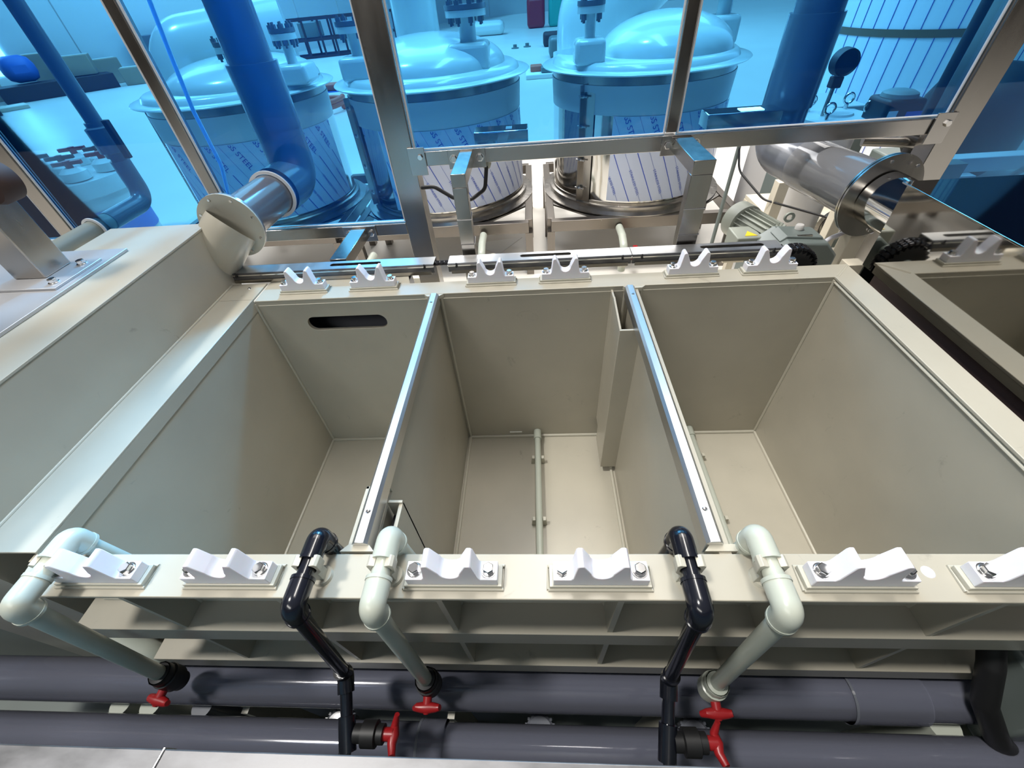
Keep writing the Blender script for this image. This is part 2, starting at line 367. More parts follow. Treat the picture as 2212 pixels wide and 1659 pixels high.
# ================================================================= ROLLER BRACKETS
def make_bracket():
    o = thing('roller_bracket', '', 'bracket', (0, 0, 0))
    mb = MB(); mb.box(-0.080, 0.080, -0.0175, 0.0175, 0.0, 0.011); p = mb.build('base_pad', M_ppd, o, bev=0.001)
    mb = MB(); 
    mb.tube([(-0.082, -0.0185, 0.0015), (0.082, -0.0185, 0.0015), (0.0825, 0.0185, 0.0015), (-0.082, 0.0185, 0.0015), (-0.082, -0.0185, 0.0015)], 0.0028, 8)
    mb.build('weld_bead', M_weld, p)
    prof = [(-0.074, 0.011), (0.074, 0.011), (0.074, 0.031), (0.047, 0.031), (0.0435, 0.036), (0.0385, 0.076), (0.0355, 0.080), (0.0300, 0.080), (0.0280, 0.078), (0.0175, 0.055)]
    prof += arc(0.0, 0.053, 0.0165, 0, -180, 12)
    prof += [(-0.0175, 0.055), (-0.0280, 0.078), (-0.0300, 0.080), (-0.0355, 0.080), (-0.0385, 0.076), (-0.0435, 0.036), (-0.047, 0.031), (-0.074, 0.031)]
    MB().prism(prof, 'y', -0.0150, 0.0150).build('saddle_block', M_white, o, bev=0.0012)
    for x in (-0.060, 0.060):
        mb = MB(); hexbolt(mb, (x, 0, 0.034), 0.0092, 0.0085); mb.tube([(x, 0, 0.031), (x, 0, 0.0345)], 0.0105, 20); b = mb.build('bolt', M_bolt, o, bev=0.0005)
        mb = MB(); mb.lathe([(0.0, 0.0325), (0.0125, 0.0325), (0.0125, 0.0310), (0.0, 0.0310)], (x, 0, 0), seg=20); mb.build('washer', M_bolt, b)
    return o
br = make_bracket(); first = True
spots = [(-0.755, -0.040, 'white saddle bracket on the front rim, leftmost, above the corner pipe elbow', 0),
         (-0.521, -0.040, 'white saddle bracket on the front rim just left of the left black pipe', 0),
         (-0.141, -0.040, 'white saddle bracket on the front rim just right of the left pale green pipe', 0),
         (0.095, -0.040, 'white saddle bracket on the front rim just left of the right black pipe', 0),
         (0.486, -0.040, 'white saddle bracket on the front rim just right of the right pale green pipe', 0),
         (0.718, -0.040, 'white saddle bracket on the front rim cut off by the right picture edge', 0),
         (-0.768, 0.895, 'white forked bracket on the back rim, leftmost, beside the beige tower', 1),
         (-0.529, 0.895, 'white forked bracket on the back rim above the right end of the oval slot', 1),
         (-0.139, 0.893, 'white forked bracket on the back rim above the left half of the middle compartment', 1),
         (0.099, 0.893, 'white forked bracket on the back rim above the right half of the middle compartment', 1),
         (0.494, 0.891, 'white forked bracket on the back rim above the left part of the right compartment', 1),
         (0.728, 0.889, 'white forked bracket on the back rim nearest the black chain sprocket', 1)]
for x, y, lab, k in spots:
    o = br if first else copy_tree(br); first = False
    place(o, (x, y, 0), lab, 0, 'roller brackets on the back rim' if k else 'roller brackets on the front rim')

# ================================================================= DOSING PIPES OVER THE FRONT RIM
def dosing(x, m, label, xb, zend=-0.40, colour='', x_top=None):
    o = thing('dosing_pipe', label, 'pipe', (x, -0.10, 0.0), 'dosing pipes bent over the front rim')
    zt = 0.050; yo = -0.103; xt = x if x_top is None else x_top
    sx = 0.03 if x < 0 else -0.03
    pts = [(xt+sx*0.5, 0.022, -0.20), (xt, 0.008, zt), (x, yo, zt), (xb, yo-0.006, zend)]
    pp = rnd(pts, 0.010)
    R_, F_ = (0.0130, 0.0178) if m is M_black else (0.0146, 0.0196)
    MB().tube(pp, R_, 22).build('pipe', m, o)
    for (a, b, c) in ((pts[0], pts[1], pts[2]), (pts[1], pts[2], pts[3])):
        A, B, Cc = Vector(a), Vector(b), Vector(c); u = (A-B).normalized(); v = (Cc-B).normalized(); L = 0.040
        if b is pts[1]: Lu, Lv = 0.030, 0.040
        else: Lu, Lv = 0.042, 0.032
        path = rnd([B+u*Lu, B, B+v*Lv], 0.012, 8)
        e = MB().tube(path, F_, 24).build('elbow_fitting', m, o)
        MB().tube([B+u*(Lu-0.004), B+u*(Lu+0.0015)], F_+0.001, 24).build('socket_lip', m, e)
        MB().tube([B+v*(Lv-0.004), B+v*(Lv+0.0015)], F_+0.001, 24).build('socket_lip', m, e)
    return o, Vector(pts[3])
def clip(x, label):
    o = thing('pipe_clip', label, 'clip', (x, -0.038, 0), 'pipe clips screwed to the front rim')
    y = -0.038; mb = MB()
    mb.lathe([(0.0, 0.006), (0.016, 0.006), (0.018, 0.0), (0.0, 0.0)], (x+0.004, y, 0), seg=24)
    mb.build('clip_foot', M_ppd, o)
    prof = [(x-0.012, 0.004), (x+0.012, 0.004), (x+0.010, 0.028), (x+0.0195, 0.040), (x+0.021, 0.062), (x+0.0165, 0.066)]
    prof += arc(x, 0.050, 0.0150, 60, -240, 18)[0:] 
    prof += [(x-0.0165, 0.066), (x-0.021, 0.062), (x-0.0195, 0.040), (x-0.010, 0.028)]
    MB().prism(prof, 'y', y-0.009, y+0.009).build('clip_jaw', M_ppd, o, bev=0.0008)
def valve(p, body, label, rz=0.0):
    o = thing('ball_valve', label, 'valve', tuple(p), 'valves below the front rim')
    mb = MB(); x, y, z = p
    mb.lathe([(0.014, 0.030), (0.021, 0.028), (0.022, 0.008), (0.027, 0.006), (0.027, -0.030), (0.022, -0.032), (0.021, -0.052), (0.014, -0.054)], (x, y, z-0.01), seg=24)
    mb.build('valve_body', body, o)
    mb = MB(); mb.lathe([(0.0235, 0.030), (0.0245, 0.028), (0.0245, 0.010), (0.0235, 0.008)], (x, y, z-0.012), seg=12); mb.build('union_nut', body, o)
    h = MB(); a = Vector((math.sin(rz), -math.cos(rz), -0.25)).normalized(); P = Vector((x, y, z-0.022))
    h.tube([P+a*0.020, P+a*0.045], 0.010, 14)
    s_ = a.cross(V(0,0,1)).normalized(); q = P + a*0.045
    h.tube([q - s_*0.030 + V(0,0,0.004), q - s_*0.022, q, q + s_*0.022, q + s_*0.030 + V(0,0,-0.012)], 0.008, 12, True, [0.006, 0.0085, 0.012, 0.0085, 0.006])
    h.tube([q, q+a*0.012], 0.010, 14, True, [0.011, 0.006])
    h.build('valve_handle', M_red, o)
    return o
M_beigev = M_ppg
_, e0 = dosing(-0.823, M_ppg, 'pale green pipe bent over the far left corner of the front rim', -0.885, -0.385)
_, e1 = dosing(-0.371, M_black, 'glossy black pipe bent over the front rim near the first divider', -0.430, -0.345)
_, e2 = dosing(-0.249, M_ppg, 'pale green pipe bent over the front rim at the first divider', -0.262, -0.390)
_, e3 = dosing(0.226, M_black, 'glossy black pipe bent over the front rim near the second divider', 0.256, -0.335)
_, e4 = dosing(0.344, M_ppg, 'pale green pipe bent over the front rim right of the second divider', 0.362, -0.375)
for x, l_ in ((-0.371, 'beige clip holding the left black pipe on the front rim'), (-0.249, 'beige clip holding the pale green pipe beside the first divider'),
              (0.226, 'beige clip holding the right black pipe on the front rim'), (0.344, 'beige clip holding the pale green pipe right of the second divider'),
              (-0.823, 'beige clip holding the pale green pipe at the far left corner')): clip(x, l_)
valve(e0 + V(0,0,-0.02), M_rub, 'black valve with dull red handle below the far left green pipe', -0.2)
valve(e2 + V(0,0,-0.02), M_rub, 'black valve with red handle below the left middle green pipe', 0.0)
valve(e4 + V(0,0,-0.02), M_ppg, 'beige valve with red handle below the right green pipe', 0.0)
# black pipes running forward from the drops, with their side valves
def black_branch(e, xf, label, vlab, side):
    o = thing('supply_pipe', label, 'pipe', tuple(e), 'black supply pipes in front of the tank')
    pts = [e + V(0,0,0.03), e + V(0,0,-0.008), V(xf, -0.215, e.z - 0.045), V(xf*1.0, -0.30, e.z-0.06)]
    MB().tube(rnd(pts, 0.010), 0.0125, 20).build('pipe', M_black, o)
    A, B, Cc = pts[0], pts[1], pts[2]; u = (A-B).normalized(); v = (Cc-B).normalized()
    MB().tube(rnd([B+u*0.028, B, B+v*0.035], 0.012, 8), 0.0172, 24).build('elbow_fitting', M_black, o)
    q = B + v*0.075; MB().tube([q, q+v*0.06], 0.0172, 24).build('coupling', M_black, o)
    c = V(xf, -0.205, e.z-0.042)
    vo = thing('ball_valve', vlab, 'valve', tuple(c), 'side valves on the black supply pipes')
    s_ = V(side, 0, 0)
    MB().tube([c + s_*0.014, c + s_*0.030, c + s_*0.032, c + s_*0.060, c + s_*0.062, c + s_*0.075], 0.02, 22, True, [0.017, 0.017, 0.024, 0.024, 0.018, 0.018]).build('valve_body', M_rub, vo)
    h = MB(); P = c + s_*0.075; h.tube([P, P+s_*0.02], 0.012, 14); q = P + s_*0.02
    h.tube([q+V(0.006, 0.030, 0.02), q+V(0, 0.016, 0), q, q-V(0, 0.016, 0), q-V(-0.006, 0.034, -0.006)], 0.008, 12, True, [0.005, 0.008, 0.012, 0.009, 0.007])
    h.build('valve_handle', M_red, vo)
black_branch(e1, -0.405, 'black pipe running towards the viewer below the left black drop pipe', 'dark valve with bright red handle beside the left black supply pipe', 1)
black_branch(e3, 0.235, 'black pipe running towards the viewer below the right black drop pipe', 'dark valve with red handle beside the right black supply pipe', 1)

# ================================================================= CLEAR HEADER PIPES
def header(y, z, r, x0, x1, lab, sleeve=None):
    o = thing('header_pipe', lab, 'pipe', (0, y, z), 'large clear pipes below the front rim')
    mb = MB(); mb.tube([(x0, y, z), (x1, y, z)], r, 40, False); mb.tube([(x0, y, z), (x1, y, z)], r-0.004, 40, False); mb.build('pipe', M_clear, o)
    if sleeve:
        mb = MB(); mb.tube([(sleeve[0], y, z), (sleeve[1], y, z)], r+0.006, 40, False); mb.build('sleeve_coupling', M_clear, o)
        mb = MB(); mb.tube([(sleeve[0]-0.004, y, z), (sleeve[0]+0.002, y, z)], r+0.0065, 40, False); mb.build('sleeve_rim', M_pvc, o)
header(-0.094, -0.56, 0.050, -1.9, 1.00, 'long clear bluish pipe directly below the front rim', (0.70, 0.86))
header(-0.205, -0.60, 0.046, -1.9, 1.15, 'long clear bluish pipe nearest the viewer at the bottom', (-0.30, -0.24))
# unions hanging between the header pipes
for x, l_ in ((-0.545, 'dark ribbed pipe union between the clear pipes at the left'), (-0.015, 'dark ribbed pipe union between the clear pipes at the centre'), (0.37, 'dark ribbed pipe union between the clear pipes at the right')):
    o = thing('pipe_union', l_, 'pipe fitting', (x, -0.15, -0.66), 'dark unions between the header pipes')
    mb = MB()
    for k in range(18):
        a = 2*PI*k/18; mb.box(x+0.037*math.cos(a)-0.003, x+0.037*math.cos(a)+0.003, -0.165+0.037*math.sin(a)-0.003, -0.165+0.037*math.sin(a)+0.003, -0.72, -0.665)
    mb.lathe([(0.0, -0.665), (0.030, -0.663), (0.036, -0.668), (0.036, -0.720), (0.03, -0.722)], (x, -0.165, 0), seg=28); mb.build('union_nut', M_pvc, o)
    MB().cyl((x, -0.165, -0.95), (x, -0.165, -0.72), 0.024).build('pipe', M_pvc, o)
# pipes rising from the floor seen between the headers
for x, r, m, l_ in ((-1.13, 0.026, M_ppg, 'pale upright pipe seen between the clear pipes, leftmost'), (-1.045, 0.026, M_ppg, 'pale upright pipe seen between the clear pipes, second from left'),
                 (-0.90, 0.026, M_pvc, 'grey upright pipe seen between the clear pipes at the left'), (0.93, 0.034, M_ppg, 'thick pale upright pipe seen between the clear pipes at the right'),
                 (1.09, 0.022, M_ppg, 'thin pale upright pipe at the right end of the clear pipes')):
    tag(MB().cyl((x, -0.14, FZ), (x, -0.14, -0.61), r).build('upright_pipe', m), l_, 'pipe')
for x, m, l_ in ((-0.79, M_ppd, 'narrow white strut between the clear pipes at the left'), (-0.24, M_ppd, 'narrow pale strut between the clear pipes near the centre'), (0.30, M_ppd, 'narrow pale strut between the clear pipes right of centre')):
    tag(MB().box(x-0.009, x+0.009, -0.150, -0.10, FZ, -0.63).build('support_strut', m), l_, 'strut')
# dark tray under the header pipes, widened to darken the bright floor
tag(MB().box(-2.6, 1.6, -0.36, -0.02, FZ, FZ+0.02).build('dark_floor_tray', M_gear), 'dark tray on the floor below the clear pipes, widened to darken it', 'tray')
# right hand pump and cable at the front
o = thing('dosing_pump', 'dark round pump partly behind the clear pipes at the lower right', 'pump', (1.05, -0.11, -0.42))
MB().lathe([(0.0, 0.0), (0.030, 0.0), (0.034, 0.006), (0.052, 0.008), (0.058, -0.004), (0.060, -0.06), (0.0, -0.06)], (1.05, -0.10, -0.30), axis='z', seg=36).build('pump_head', M_pvc, o)
MB().lathe([(0.0, 0.006), (0.018, 0.010), (0.026, 0.006), (0.030, 0.0)], (1.05, -0.10, -0.296), axis='z', seg=6).build('centre_nut', M_bolt, o)
MB().box(0.98, 1.14, -0.17, -0.02, -0.62, -0.365).build('pump_body', M_gear, o, bev=0.01)
tag(MB().tube(rnd([(0.93, -0.02, -0.33), (0.925, -0.07, -0.38), (0.93, -0.12, -0.46), (0.98, -0.17, -0.55), (1.05, -0.2, -0.62)], 0.03), 0.022, 18).build('suction_hose', M_rub), 'thick black hose bending down beside the pump at the lower right', 'hose')
# grey curved hose at the far left
tag(MB().tube(rnd([(-1.30, 0.05, -0.42), (-1.12, -0.02, -0.40), (-0.98, -0.06, -0.46), (-0.96, -0.08, -0.56)], 0.05), 0.030, 20).build('drain_elbow', M_ppg), 'thick pale green bend disappearing behind the clear pipe at the far left', 'pipe')

# unseen front panel added to block light, dark base added to darken the left
tag(MB().box(-2.4, 2.2, -0.372, -0.362, FZ, 0.174).build('front_light_blocker', M_gear), 'unseen dark panel added below the bottom rail to block low front light', 'panel')
tag(MB().box(-2.3, -1.40, 0.0, 1.15, FZ, -0.30).build('dark_fill_base', M_gear), 'dark block added to darken the lower left corner', 'base')
# near rail
o = thing('door_rail', 'thin stainless rail crossing the very bottom of the picture', 'rail', (0, -0.285, 0.2))
MB().box(-1.2, 1.2, -0.300, -0.2735, 0.182, 0.200).build('rail_tube', M_rail, o, bev=0.0012)
MB().box(-1.2, 1.2, -0.340, -0.303, 0.178, 0.196).build('lower_flange', M_rail, o, bev=0.001)
mb = MB(); mb.tube([(-0.357, -0.2732, 0.184), (-0.357, -0.2732, 0.2005), (-0.360, -0.300, 0.2008)], 0.0012, 8); mb.build('weld_bead', M_bolt, o)

# ================================================================= LEFT TOWER AND LEDGE
o = thing('cover_strip', 'angled beige cover strip along the left edge of the tank, lip hanging inside', 'cover', (-0.99, 0.4, 0))
MB().box(-1.05, -0.926, 0.0, 0.8415, 0.001, 0.006).build('top_flange', M_pp, o, bev=0.001)
MB().box(-0.931, -0.926, 0.0, 0.842, -0.034, 0.001).build('hanging_lip', M_pp, o)
MB().box(-1.05, -0.926, 0.842, 0.945, 0.001, 0.006).build('end_tab', M_pp, o)
mb = MB(); mb.lathe([(0.0, 0.009), (0.004, 0.0085), (0.0055, 0.006)], (-0.975, 0.915, 0), seg=14); mb.build('rivet', M_bolt, o)
tower = thing('exhaust_tower', 'tall beige plastic box rising along the left side of the tank', 'tower', (-1.25, 0.4, -0.7))
mb = MB(); mb.box(-1.056, -1.050, -0.02, 0.985, -0.70, 0.199); mb.build('side_panel', M_pp, tower)
mb = MB(); mb.box(-1.385, -1.0485, -0.02, 0.99, 0.199, 0.205); mb.build('top_panel', M_pp, tower, bev=0.001)
mb = MB(); mb.box(-1.379, -1.056, 0.979, 0.985, -0.70, 0.199); mb.build('end_panel', M_pp, tower)
mb = MB(); mb.box(-1.379, -1.056, -0.02, -0.014, -0.70, 0.199); mb.build('end_panel', M_pp, tower)
mb = MB(); mb.box(-1.385, -1.379, -0.02, 0.985, -0.70, 0.199); mb.build('outer_panel', M_pp, tower)
mb = MB(); weld(mb, (-1.049, 0.0, 0.007), (-1.049, 0.94, 0.007), 0.0035); mb.build('weld_bead', M_weld, tower)
mp = thing('mounting_plate', 'wide grey steel plate lying on top of the beige tower', 'plate', (-1.40, 0.5, 0.205))
MB().box(-1.66, -1.192, 0.10, 0.815, 0.2055, 0.2135).build('plate', M_matte, mp, bev=0.001)
ps = thing('hood_post', 'upright square stainless post bolted on the beige tower at the left edge', 'post', (-1.35, 0.68, 0.2135))
MB().box(-1.375, -1.285, 0.640, 0.725, 0.2195, 0.60).build('post_tube', M_steel, ps, bev=0.003)
MB().box(-1.45, -1.213, 0.585, 0.745, 0.2137, 0.2195).build('base_plate', M_matte, ps, bev=0.001)
for x, y in ((-1.245, 0.715), (-1.240, 0.615), (-1.415, 0.615), (-1.415, 0.715)):
    mb = MB(); mb.tube([(x, y, 0.2195), (x, y, 0.222)], 0.0125, 20); hexbolt(mb, (x, y, 0.222), 0.0105, 0.009); mb.build('bolt', M_bolt, ps, bev=0.0006)
g = thing('bearing_block', 'dark round bearing block fixed on the left post', 'bearing', (-1.31, 0.66, 0.45))
mb = MB(); mb.lathe([(0.0, -0.012), (0.020, -0.012), (0.024, -0.002), (0.040, 0.0), (0.046, 0.014), (0.046, 0.052), (0.0, 0.052)], (-1.268, 0.668, 0.440), axis='y', seg=32)
mb.build('bearing_ring', M_rust, g)
MB().lathe([(0.0, -0.030), (0.012, -0.028), (0.013, 0.0), (0.0, 0.0)], (-1.268, 0.666, 0.440), axis='y', seg=20).build('shaft_end', M_bolt, g)
MB().box(-1.2845, -1.262, 0.690, 0.725, 0.405, 0.475).build('backing_plate', M_steel, g)

# ================================================================= MIRROR BOX AT RIGHT
box = thing('mirror_box', 'long mirror polished stainless box beside the right rim', 'box', (1.2, 0.4, 0.0))
MB().box(1.018, 1.024, -0.30, 0.905, 0.0, 0.233).build('side_panel', M_mirror, box)
MB().box(1.016, 1.46, -0.30, 0.925, 0.233, 0.238).build('top_panel', M_mirror, box, bev=0.001)
MB().box(1.024, 1.46, 0.900, 0.905, -0.25, 0.233).build('end_panel', M_mirror, box)
MB().box(1.455, 1.46, -0.30, 0.90, -0.25, 0.233).build('outer_panel', M_mirror, box)
tag(MB().box(1.03, 1.46, 0.02, 0.88, FZ, -0.25).build('equipment_base', M_gear), 'dark base standing under the mirror polished box', 'base')
tag(MB().box(1.034, 1.040, -0.28, 0.86, -0.25, -0.004).build('lower_skirt', M_rust), 'dark brown skirt plate below the mirror polished side', 'plate')
# ball lever in the gap
o = thing('gap_lever', 'small chrome ball lever in the dark gap right of the tank', 'lever', (1.0, 0.63, -0.25))
MB().cyl((1.02, 0.66, -0.28), (1.0, 0.60, -0.14), 0.005).build('rod', M_bolt, o)
mb = MB(); mb.lathe([(0.012*math.sin(a*PI/10), -0.012*math.cos(a*PI/10)) for a in range(11)], (1.0, 0.60, -0.13), seg=18); mb.build('ball', M_bolt, o)

# ================================================================= CHAIN GUARD TRAY
def guard(x0, x1, slots, lab):
    o = thing('chain_guard', lab, 'guard', ((x0+x1)/2, 0.99, 0.0), 'stainless chain guards behind the back rim')
    mb = MB(); slot_plate(mb, x0, x1, 0.966, 1.018, [(a, b, 0.994, 0.0095) for a, b in slots], 'z', 0.036, 0.038)
    mb.build('cover', M_cap, o)
    mb = MB(); mb.box(x0, x1, 0.9635, 0.966, 0.008, 0.0375); mb.build('front_face', M_rail, o); mb = MB(); mb.box(x0, x1, 1.018, 1.020, 0.004, 0.0375); mb.build('rear_face', M_rail, o)  # upright faces coloured darker than the cover to imitate their dark reflection
    mb = MB(); mb.box(x0, x1, 0.958, 0.964, 0.030, 0.034); mb.build('edge_fold', M_bolt, o)
    mb = MB(); mb.box(x0+0.01, x1-0.01, 0.960, 0.964, 0.002, 0.014); mb.build('lower_rail', M_steel, o)
    for x in (x0+0.03, x1-0.03):
        mb = MB(); mb.cyl((x, 0.962, 0.030), (x, 0.955, 0.030), 0.004, seg=12); mb.cyl((x, 0.957, 0.030), (x, 0.957, 0.042), 0.0025, seg=8); mb.build('screw', M_rub, o)
guard(-1.06, -0.337, [(-0.705, -0.525)], 'stainless chain guard with an oval slot behind the left half of the back rim')
guard(-0.288, 0.32, [(-0.045, 0.125)], 'stainless chain guard with an oval slot behind the middle of the back rim')
guard(0.322, 0.795, [(0.545, 0.745)], 'stainless chain guard with an oval slot behind the right part of the back rim')
ch = thing('roller_chain', 'black oily roller chain running inside the guards to the sprocket', 'chain', (0, 0.99, 0.0))
mb = MB(); x = -1.05; k = 0
def link(mb, p, q, w=0.012):
    p, q = Vector(p), Vector(q)
    for s_ in (-1, 1):
        off = V(0, s_*w/2, 0); mb.tube([p+off, q+off], 0.0055, 8)
    mb.tube([p - V(0, w*0.62, 0), p + V(0, w*0.62, 0)], 0.0048, 10)
while x < 0.80:
    link(mb, (x, 0.995, 0.026), (x+0.013, 0.995, 0.026)); x += 0.0155
mb.build('chain_run', M_chain, ch)
mb = MB(); cx, cz, R = 0.842, -0.040, 0.074
for i in range(20):
    for off in (0.0, -0.020):
        a0 = math.radians(130 - i*12.5); a1 = math.radians(130 - (i+0.62)*12.5)
        link(mb, (cx+R*math.cos(a0), 0.985+off, cz+R*math.sin(a0)), (cx+R*math.cos(a1), 0.985+off, cz+R*math.sin(a1)), 0.011)
mb.build('chain_wrap', M_chain, ch)
spk = thing('drive_sprocket', 'black toothed sprocket under the chain at the back right corner', 'sprocket', (cx, 0.975, cz))
mb = MB(); prof = []
for i in range(48):
    a = 2*PI*i/48; rr = R-0.006 if i % 2 else R-0.018; prof.append((cx+rr*math.cos(a), cz+rr*math.sin(a)))
mb.prism(prof, 'y', 0.955, 0.995); mb.build('toothed_wheel', M_rub, spk)
MB().cyl((cx, 0.94, cz), (cx, 1.06, cz), 0.020).build('hub', M_gear, spk)

# ================================================================= GLAZING FRAME
YF = 1.3
frame = thing('enclosure_frame', 'welded stainless frame of posts and rails holding the blue panes', 'frame', (-0.45, YF, FZ))
def post(x0, x1, y0, y1, z0, z1, name='post'): MB().box(x0, x1, y0, y1, z0, z1).build(name, M_steel, frame, bev=0.002)
post(-0.499, -0.412, 1.29, 1.36, FZ, 1.25)
post(1.352, 1.440, 1.29, 1.37, FZ, 1.25)
post(0.456, 0.492, 1.300, 1.335, 0.301, 1.25, 'mullion')
post(-1.229, -1.192, 1.300, 1.335, 0.06, 1.25, 'mullion')
post(-1.95, -1.89, 1.300, 1.34, FZ, 1.25, 'mullion')
def rail(x0, x1, z0, z1, y0=1.29, y1=1.335): MB().box(x0, x1, y0, y1, z0, z1).build('rail', M_steelh, frame, bev=0.002)
rail(-0.412, 1.352, 0.247, 0.294)
rail(-1.89, -0.499, 0.002, 0.047)
rail(1.440, 2.8, 0.002, 0.047)
rail(-1.95, 2.8, 1.25, 1.30)
for x, z in ((-0.400, 0.270), (1.335, 0.270)):
    p = MB().box(x-0.030, x+0.030, 1.282, 1.288, z-0.05, z+0.04).build('corner_plate', M_steelh, frame, bev=0.001)
    mb = MB(); hexbolt(mb, (x+0.012, 1.282, z+0.01), 0.010, 0.008, (0, -1, 0)); mb.build('bolt', M_bolt, p)
# support arms
def arm(x, z, ye, zb, lab, wd=0.042):
    o = thing('hanger_bracket', lab, 'bracket arm', (x, 1.28, z), 'steel arms between the rail and the chain guards')
    mb = MB(); mb.box(x-wd/2, x+wd/2, ye, 1.283, z-0.040, z)
    if zb is not None: mb.box(x-wd/2, x+wd/2, ye, ye+0.036, zb, z-0.040)
    mb.build('arm_tube', M_steel, o, bev=0.0015)
    f = MB().box(x-0.066, x+0.066, 1.283, 1.289, z-0.056, z+0.006).build('flange_plate', M_steelh, o, bev=0.001)
    for s_ in (-1, 1):
        mb = MB(); hexbolt(mb, (x+s_*0.046, 1.283, z-0.022), 0.012, 0.009, (0, -1, 0)); mb.tube([(x+s_*0.046, 1.283, z-0.022), (x+s_*0.046, 1.2815, z-0.022)], 0.015, 16); mb.build('bolt', M_bolt, f)
    if zb is not None:
        for zz in (0.15, 0.065):
            mb = MB(); mb.tube([(x-wd/2-0.001, ye-0.001, zz), (x+wd/2+0.001, ye-0.001, zz), (x+wd/2+0.001, ye+0.037, zz+0.01)], 0.0016, 8); mb.build('weld_bead', M_bolt, o)
arm(-0.224, 0.290, 1.042, -0.3, 'bent steel arm dropping from the rail right of the main post', 0.046)
arm(0.510, 0.290, 1.032, -0.3, 'bent steel arm dropping from the rail below the centre mullion', 0.064)
arm(-0.690, 0.040, 1.030, None, 'short straight steel arm below the left blue pane', 0.060)
# blue panes
def pane(x0, x1, z0, z1, lab, holes=()):
    o = thing('blue_acrylic_pane', lab, 'pane', ((x0+x1)/2, 1.31, z0), 'transparent blue panes behind the tank')
    MB().box(x0, x1, 1.3105, 1.3155, z0, z1).build('glazing', M_pane, o)
    mb = MB(); y = 1.307
    mb.tube([(x0+0.004, y, z1), (x0+0.004, y, z0+0.003), (x1-0.004, y, z0+0.003), (x1-0.004, y, z1)], 0.0045, 8); mb.build('sealant_bead', M_seal, o)
pane(-0.411, 0.455, 0.295, 1.249, 'blue pane between the main post and the centre mullion')
pane(0.493, 1.351, 0.295, 1.249, 'blue pane between the centre mullion and the right post')
pane(-1.191, -0.500, 0.048, 1.249, 'blue pane left of the main post, large grey duct passing through')
pane(-1.889, -1.230, 0.048, 1.249, 'blue pane at the left with a thin grey duct passing through')
pane(1.441, 2.8, 0.048, 1.249, 'blue pane beyond the right post at the picture edge')
pane(-2.7, -1.951, 0.048, 1.249, 'blue pane at the far left picture edge')
# steel sheet added above the left tower (out of the frame, shades the left cover strip)
o = thing('shade_sheet', 'unseen steel sheet added above the left tower to shade the cover strip', 'roof', (-1.8, 0.0, 1.25))
MB().box(-2.9, -1.41, 0.06, 0.42, 1.235, 1.241).build('blocker_sheet', M_matte, o)
MB().box(-2.9, -1.41, 0.06, 0.09, 1.205, 1.235).build('blocker_beam', M_steel, o)
# drooping black cable in front of the post
tag(MB().tube(rnd([(-0.405, 1.285, 0.178), (-0.355, 1.27, 0.184), (-0.290, 1.265, 0.142), (-0.225, 1.265, 0.132), (-0.170, 1.27, 0.165), (-0.160, 1.30, 0.232)], 0.03), 0.007, 14).build('black_cable', M_rub),
    'thick black cable sagging between the main post and the rail', 'cable')
o = thing('cable_gland', 'grey gland holding the black cable under the rail', 'cable gland', (-0.160, 1.31, 0.24))
MB().lathe([(0.008, 0.222), (0.012, 0.224), (0.017, 0.236), (0.017, 0.2465), (0.0, 0.2465)], (-0.160, 1.31, 0), seg=6).build('gland_nut', M_motor, o)

# ================================================================= DUCTS
d = thing('exhaust_duct', 'large grey duct from the beige tower through the left blue pane and up', 'duct', (-1.02, 0.99, 0.15))
AX, AZ = -1.000, 0.178
MB().tube([(-1.19, 0.995, -0.02), (-1.09, 1.0, 0.09), (AX-0.012, 1.012, AZ-0.012), (AX, 1.024, AZ)], 0.078, 40, False).build('collar', M_pp, d)
fl = MB().tube([(AX, 1.022, AZ), (AX, 1.028, AZ)], 0.104, 56).build('flange', M_ppd, d)
MB().tube([(AX, 1.0285, AZ), (AX, 1.035, AZ)], 0.104, 56).build('flange', M_pvc, d)
for i in range(8):
    a = 2*PI*i/8+0.3; q = V(AX+0.091*math.cos(a), 1.022, AZ+0.091*math.sin(a)); mb = MB(); hexbolt(mb, q, 0.005, 0.004, (0, -1, 0)); mb.build('bolt', M_bolt, fl)
MB().tube([V(AX, 1.035, AZ), V(AX+0.018, 1.38, AZ)], 0.072, 44).build('straight_pipe', M_pvc, d)
EX, EY = AX+0.030, 1.50
MB().tube(rnd([V(AX+0.016, 1.34, AZ), V(EX, EY, AZ), V(EX, EY, AZ+0.20)], 0.13, 12), 0.084, 44).build('elbow', M_pvc, d)
MB().tube([V(EX, EY, AZ+0.18), V(EX, EY, AZ+0.38)], 0.086, 44).build('coupling', M_pvc, d)
MB().tube([V(EX, EY, AZ+0.36), V(EX, EY, 2.2)], 0.074, 44).build('riser', M_pvc, d)
MB().lathe([(0.074, -0.004), (0.085, -0.003), (0.085, 0.003), (0.074, 0.004)], (AX+0.014, 1.304, AZ), axis='y', seg=48).build('seal_ring', M_seal, d)

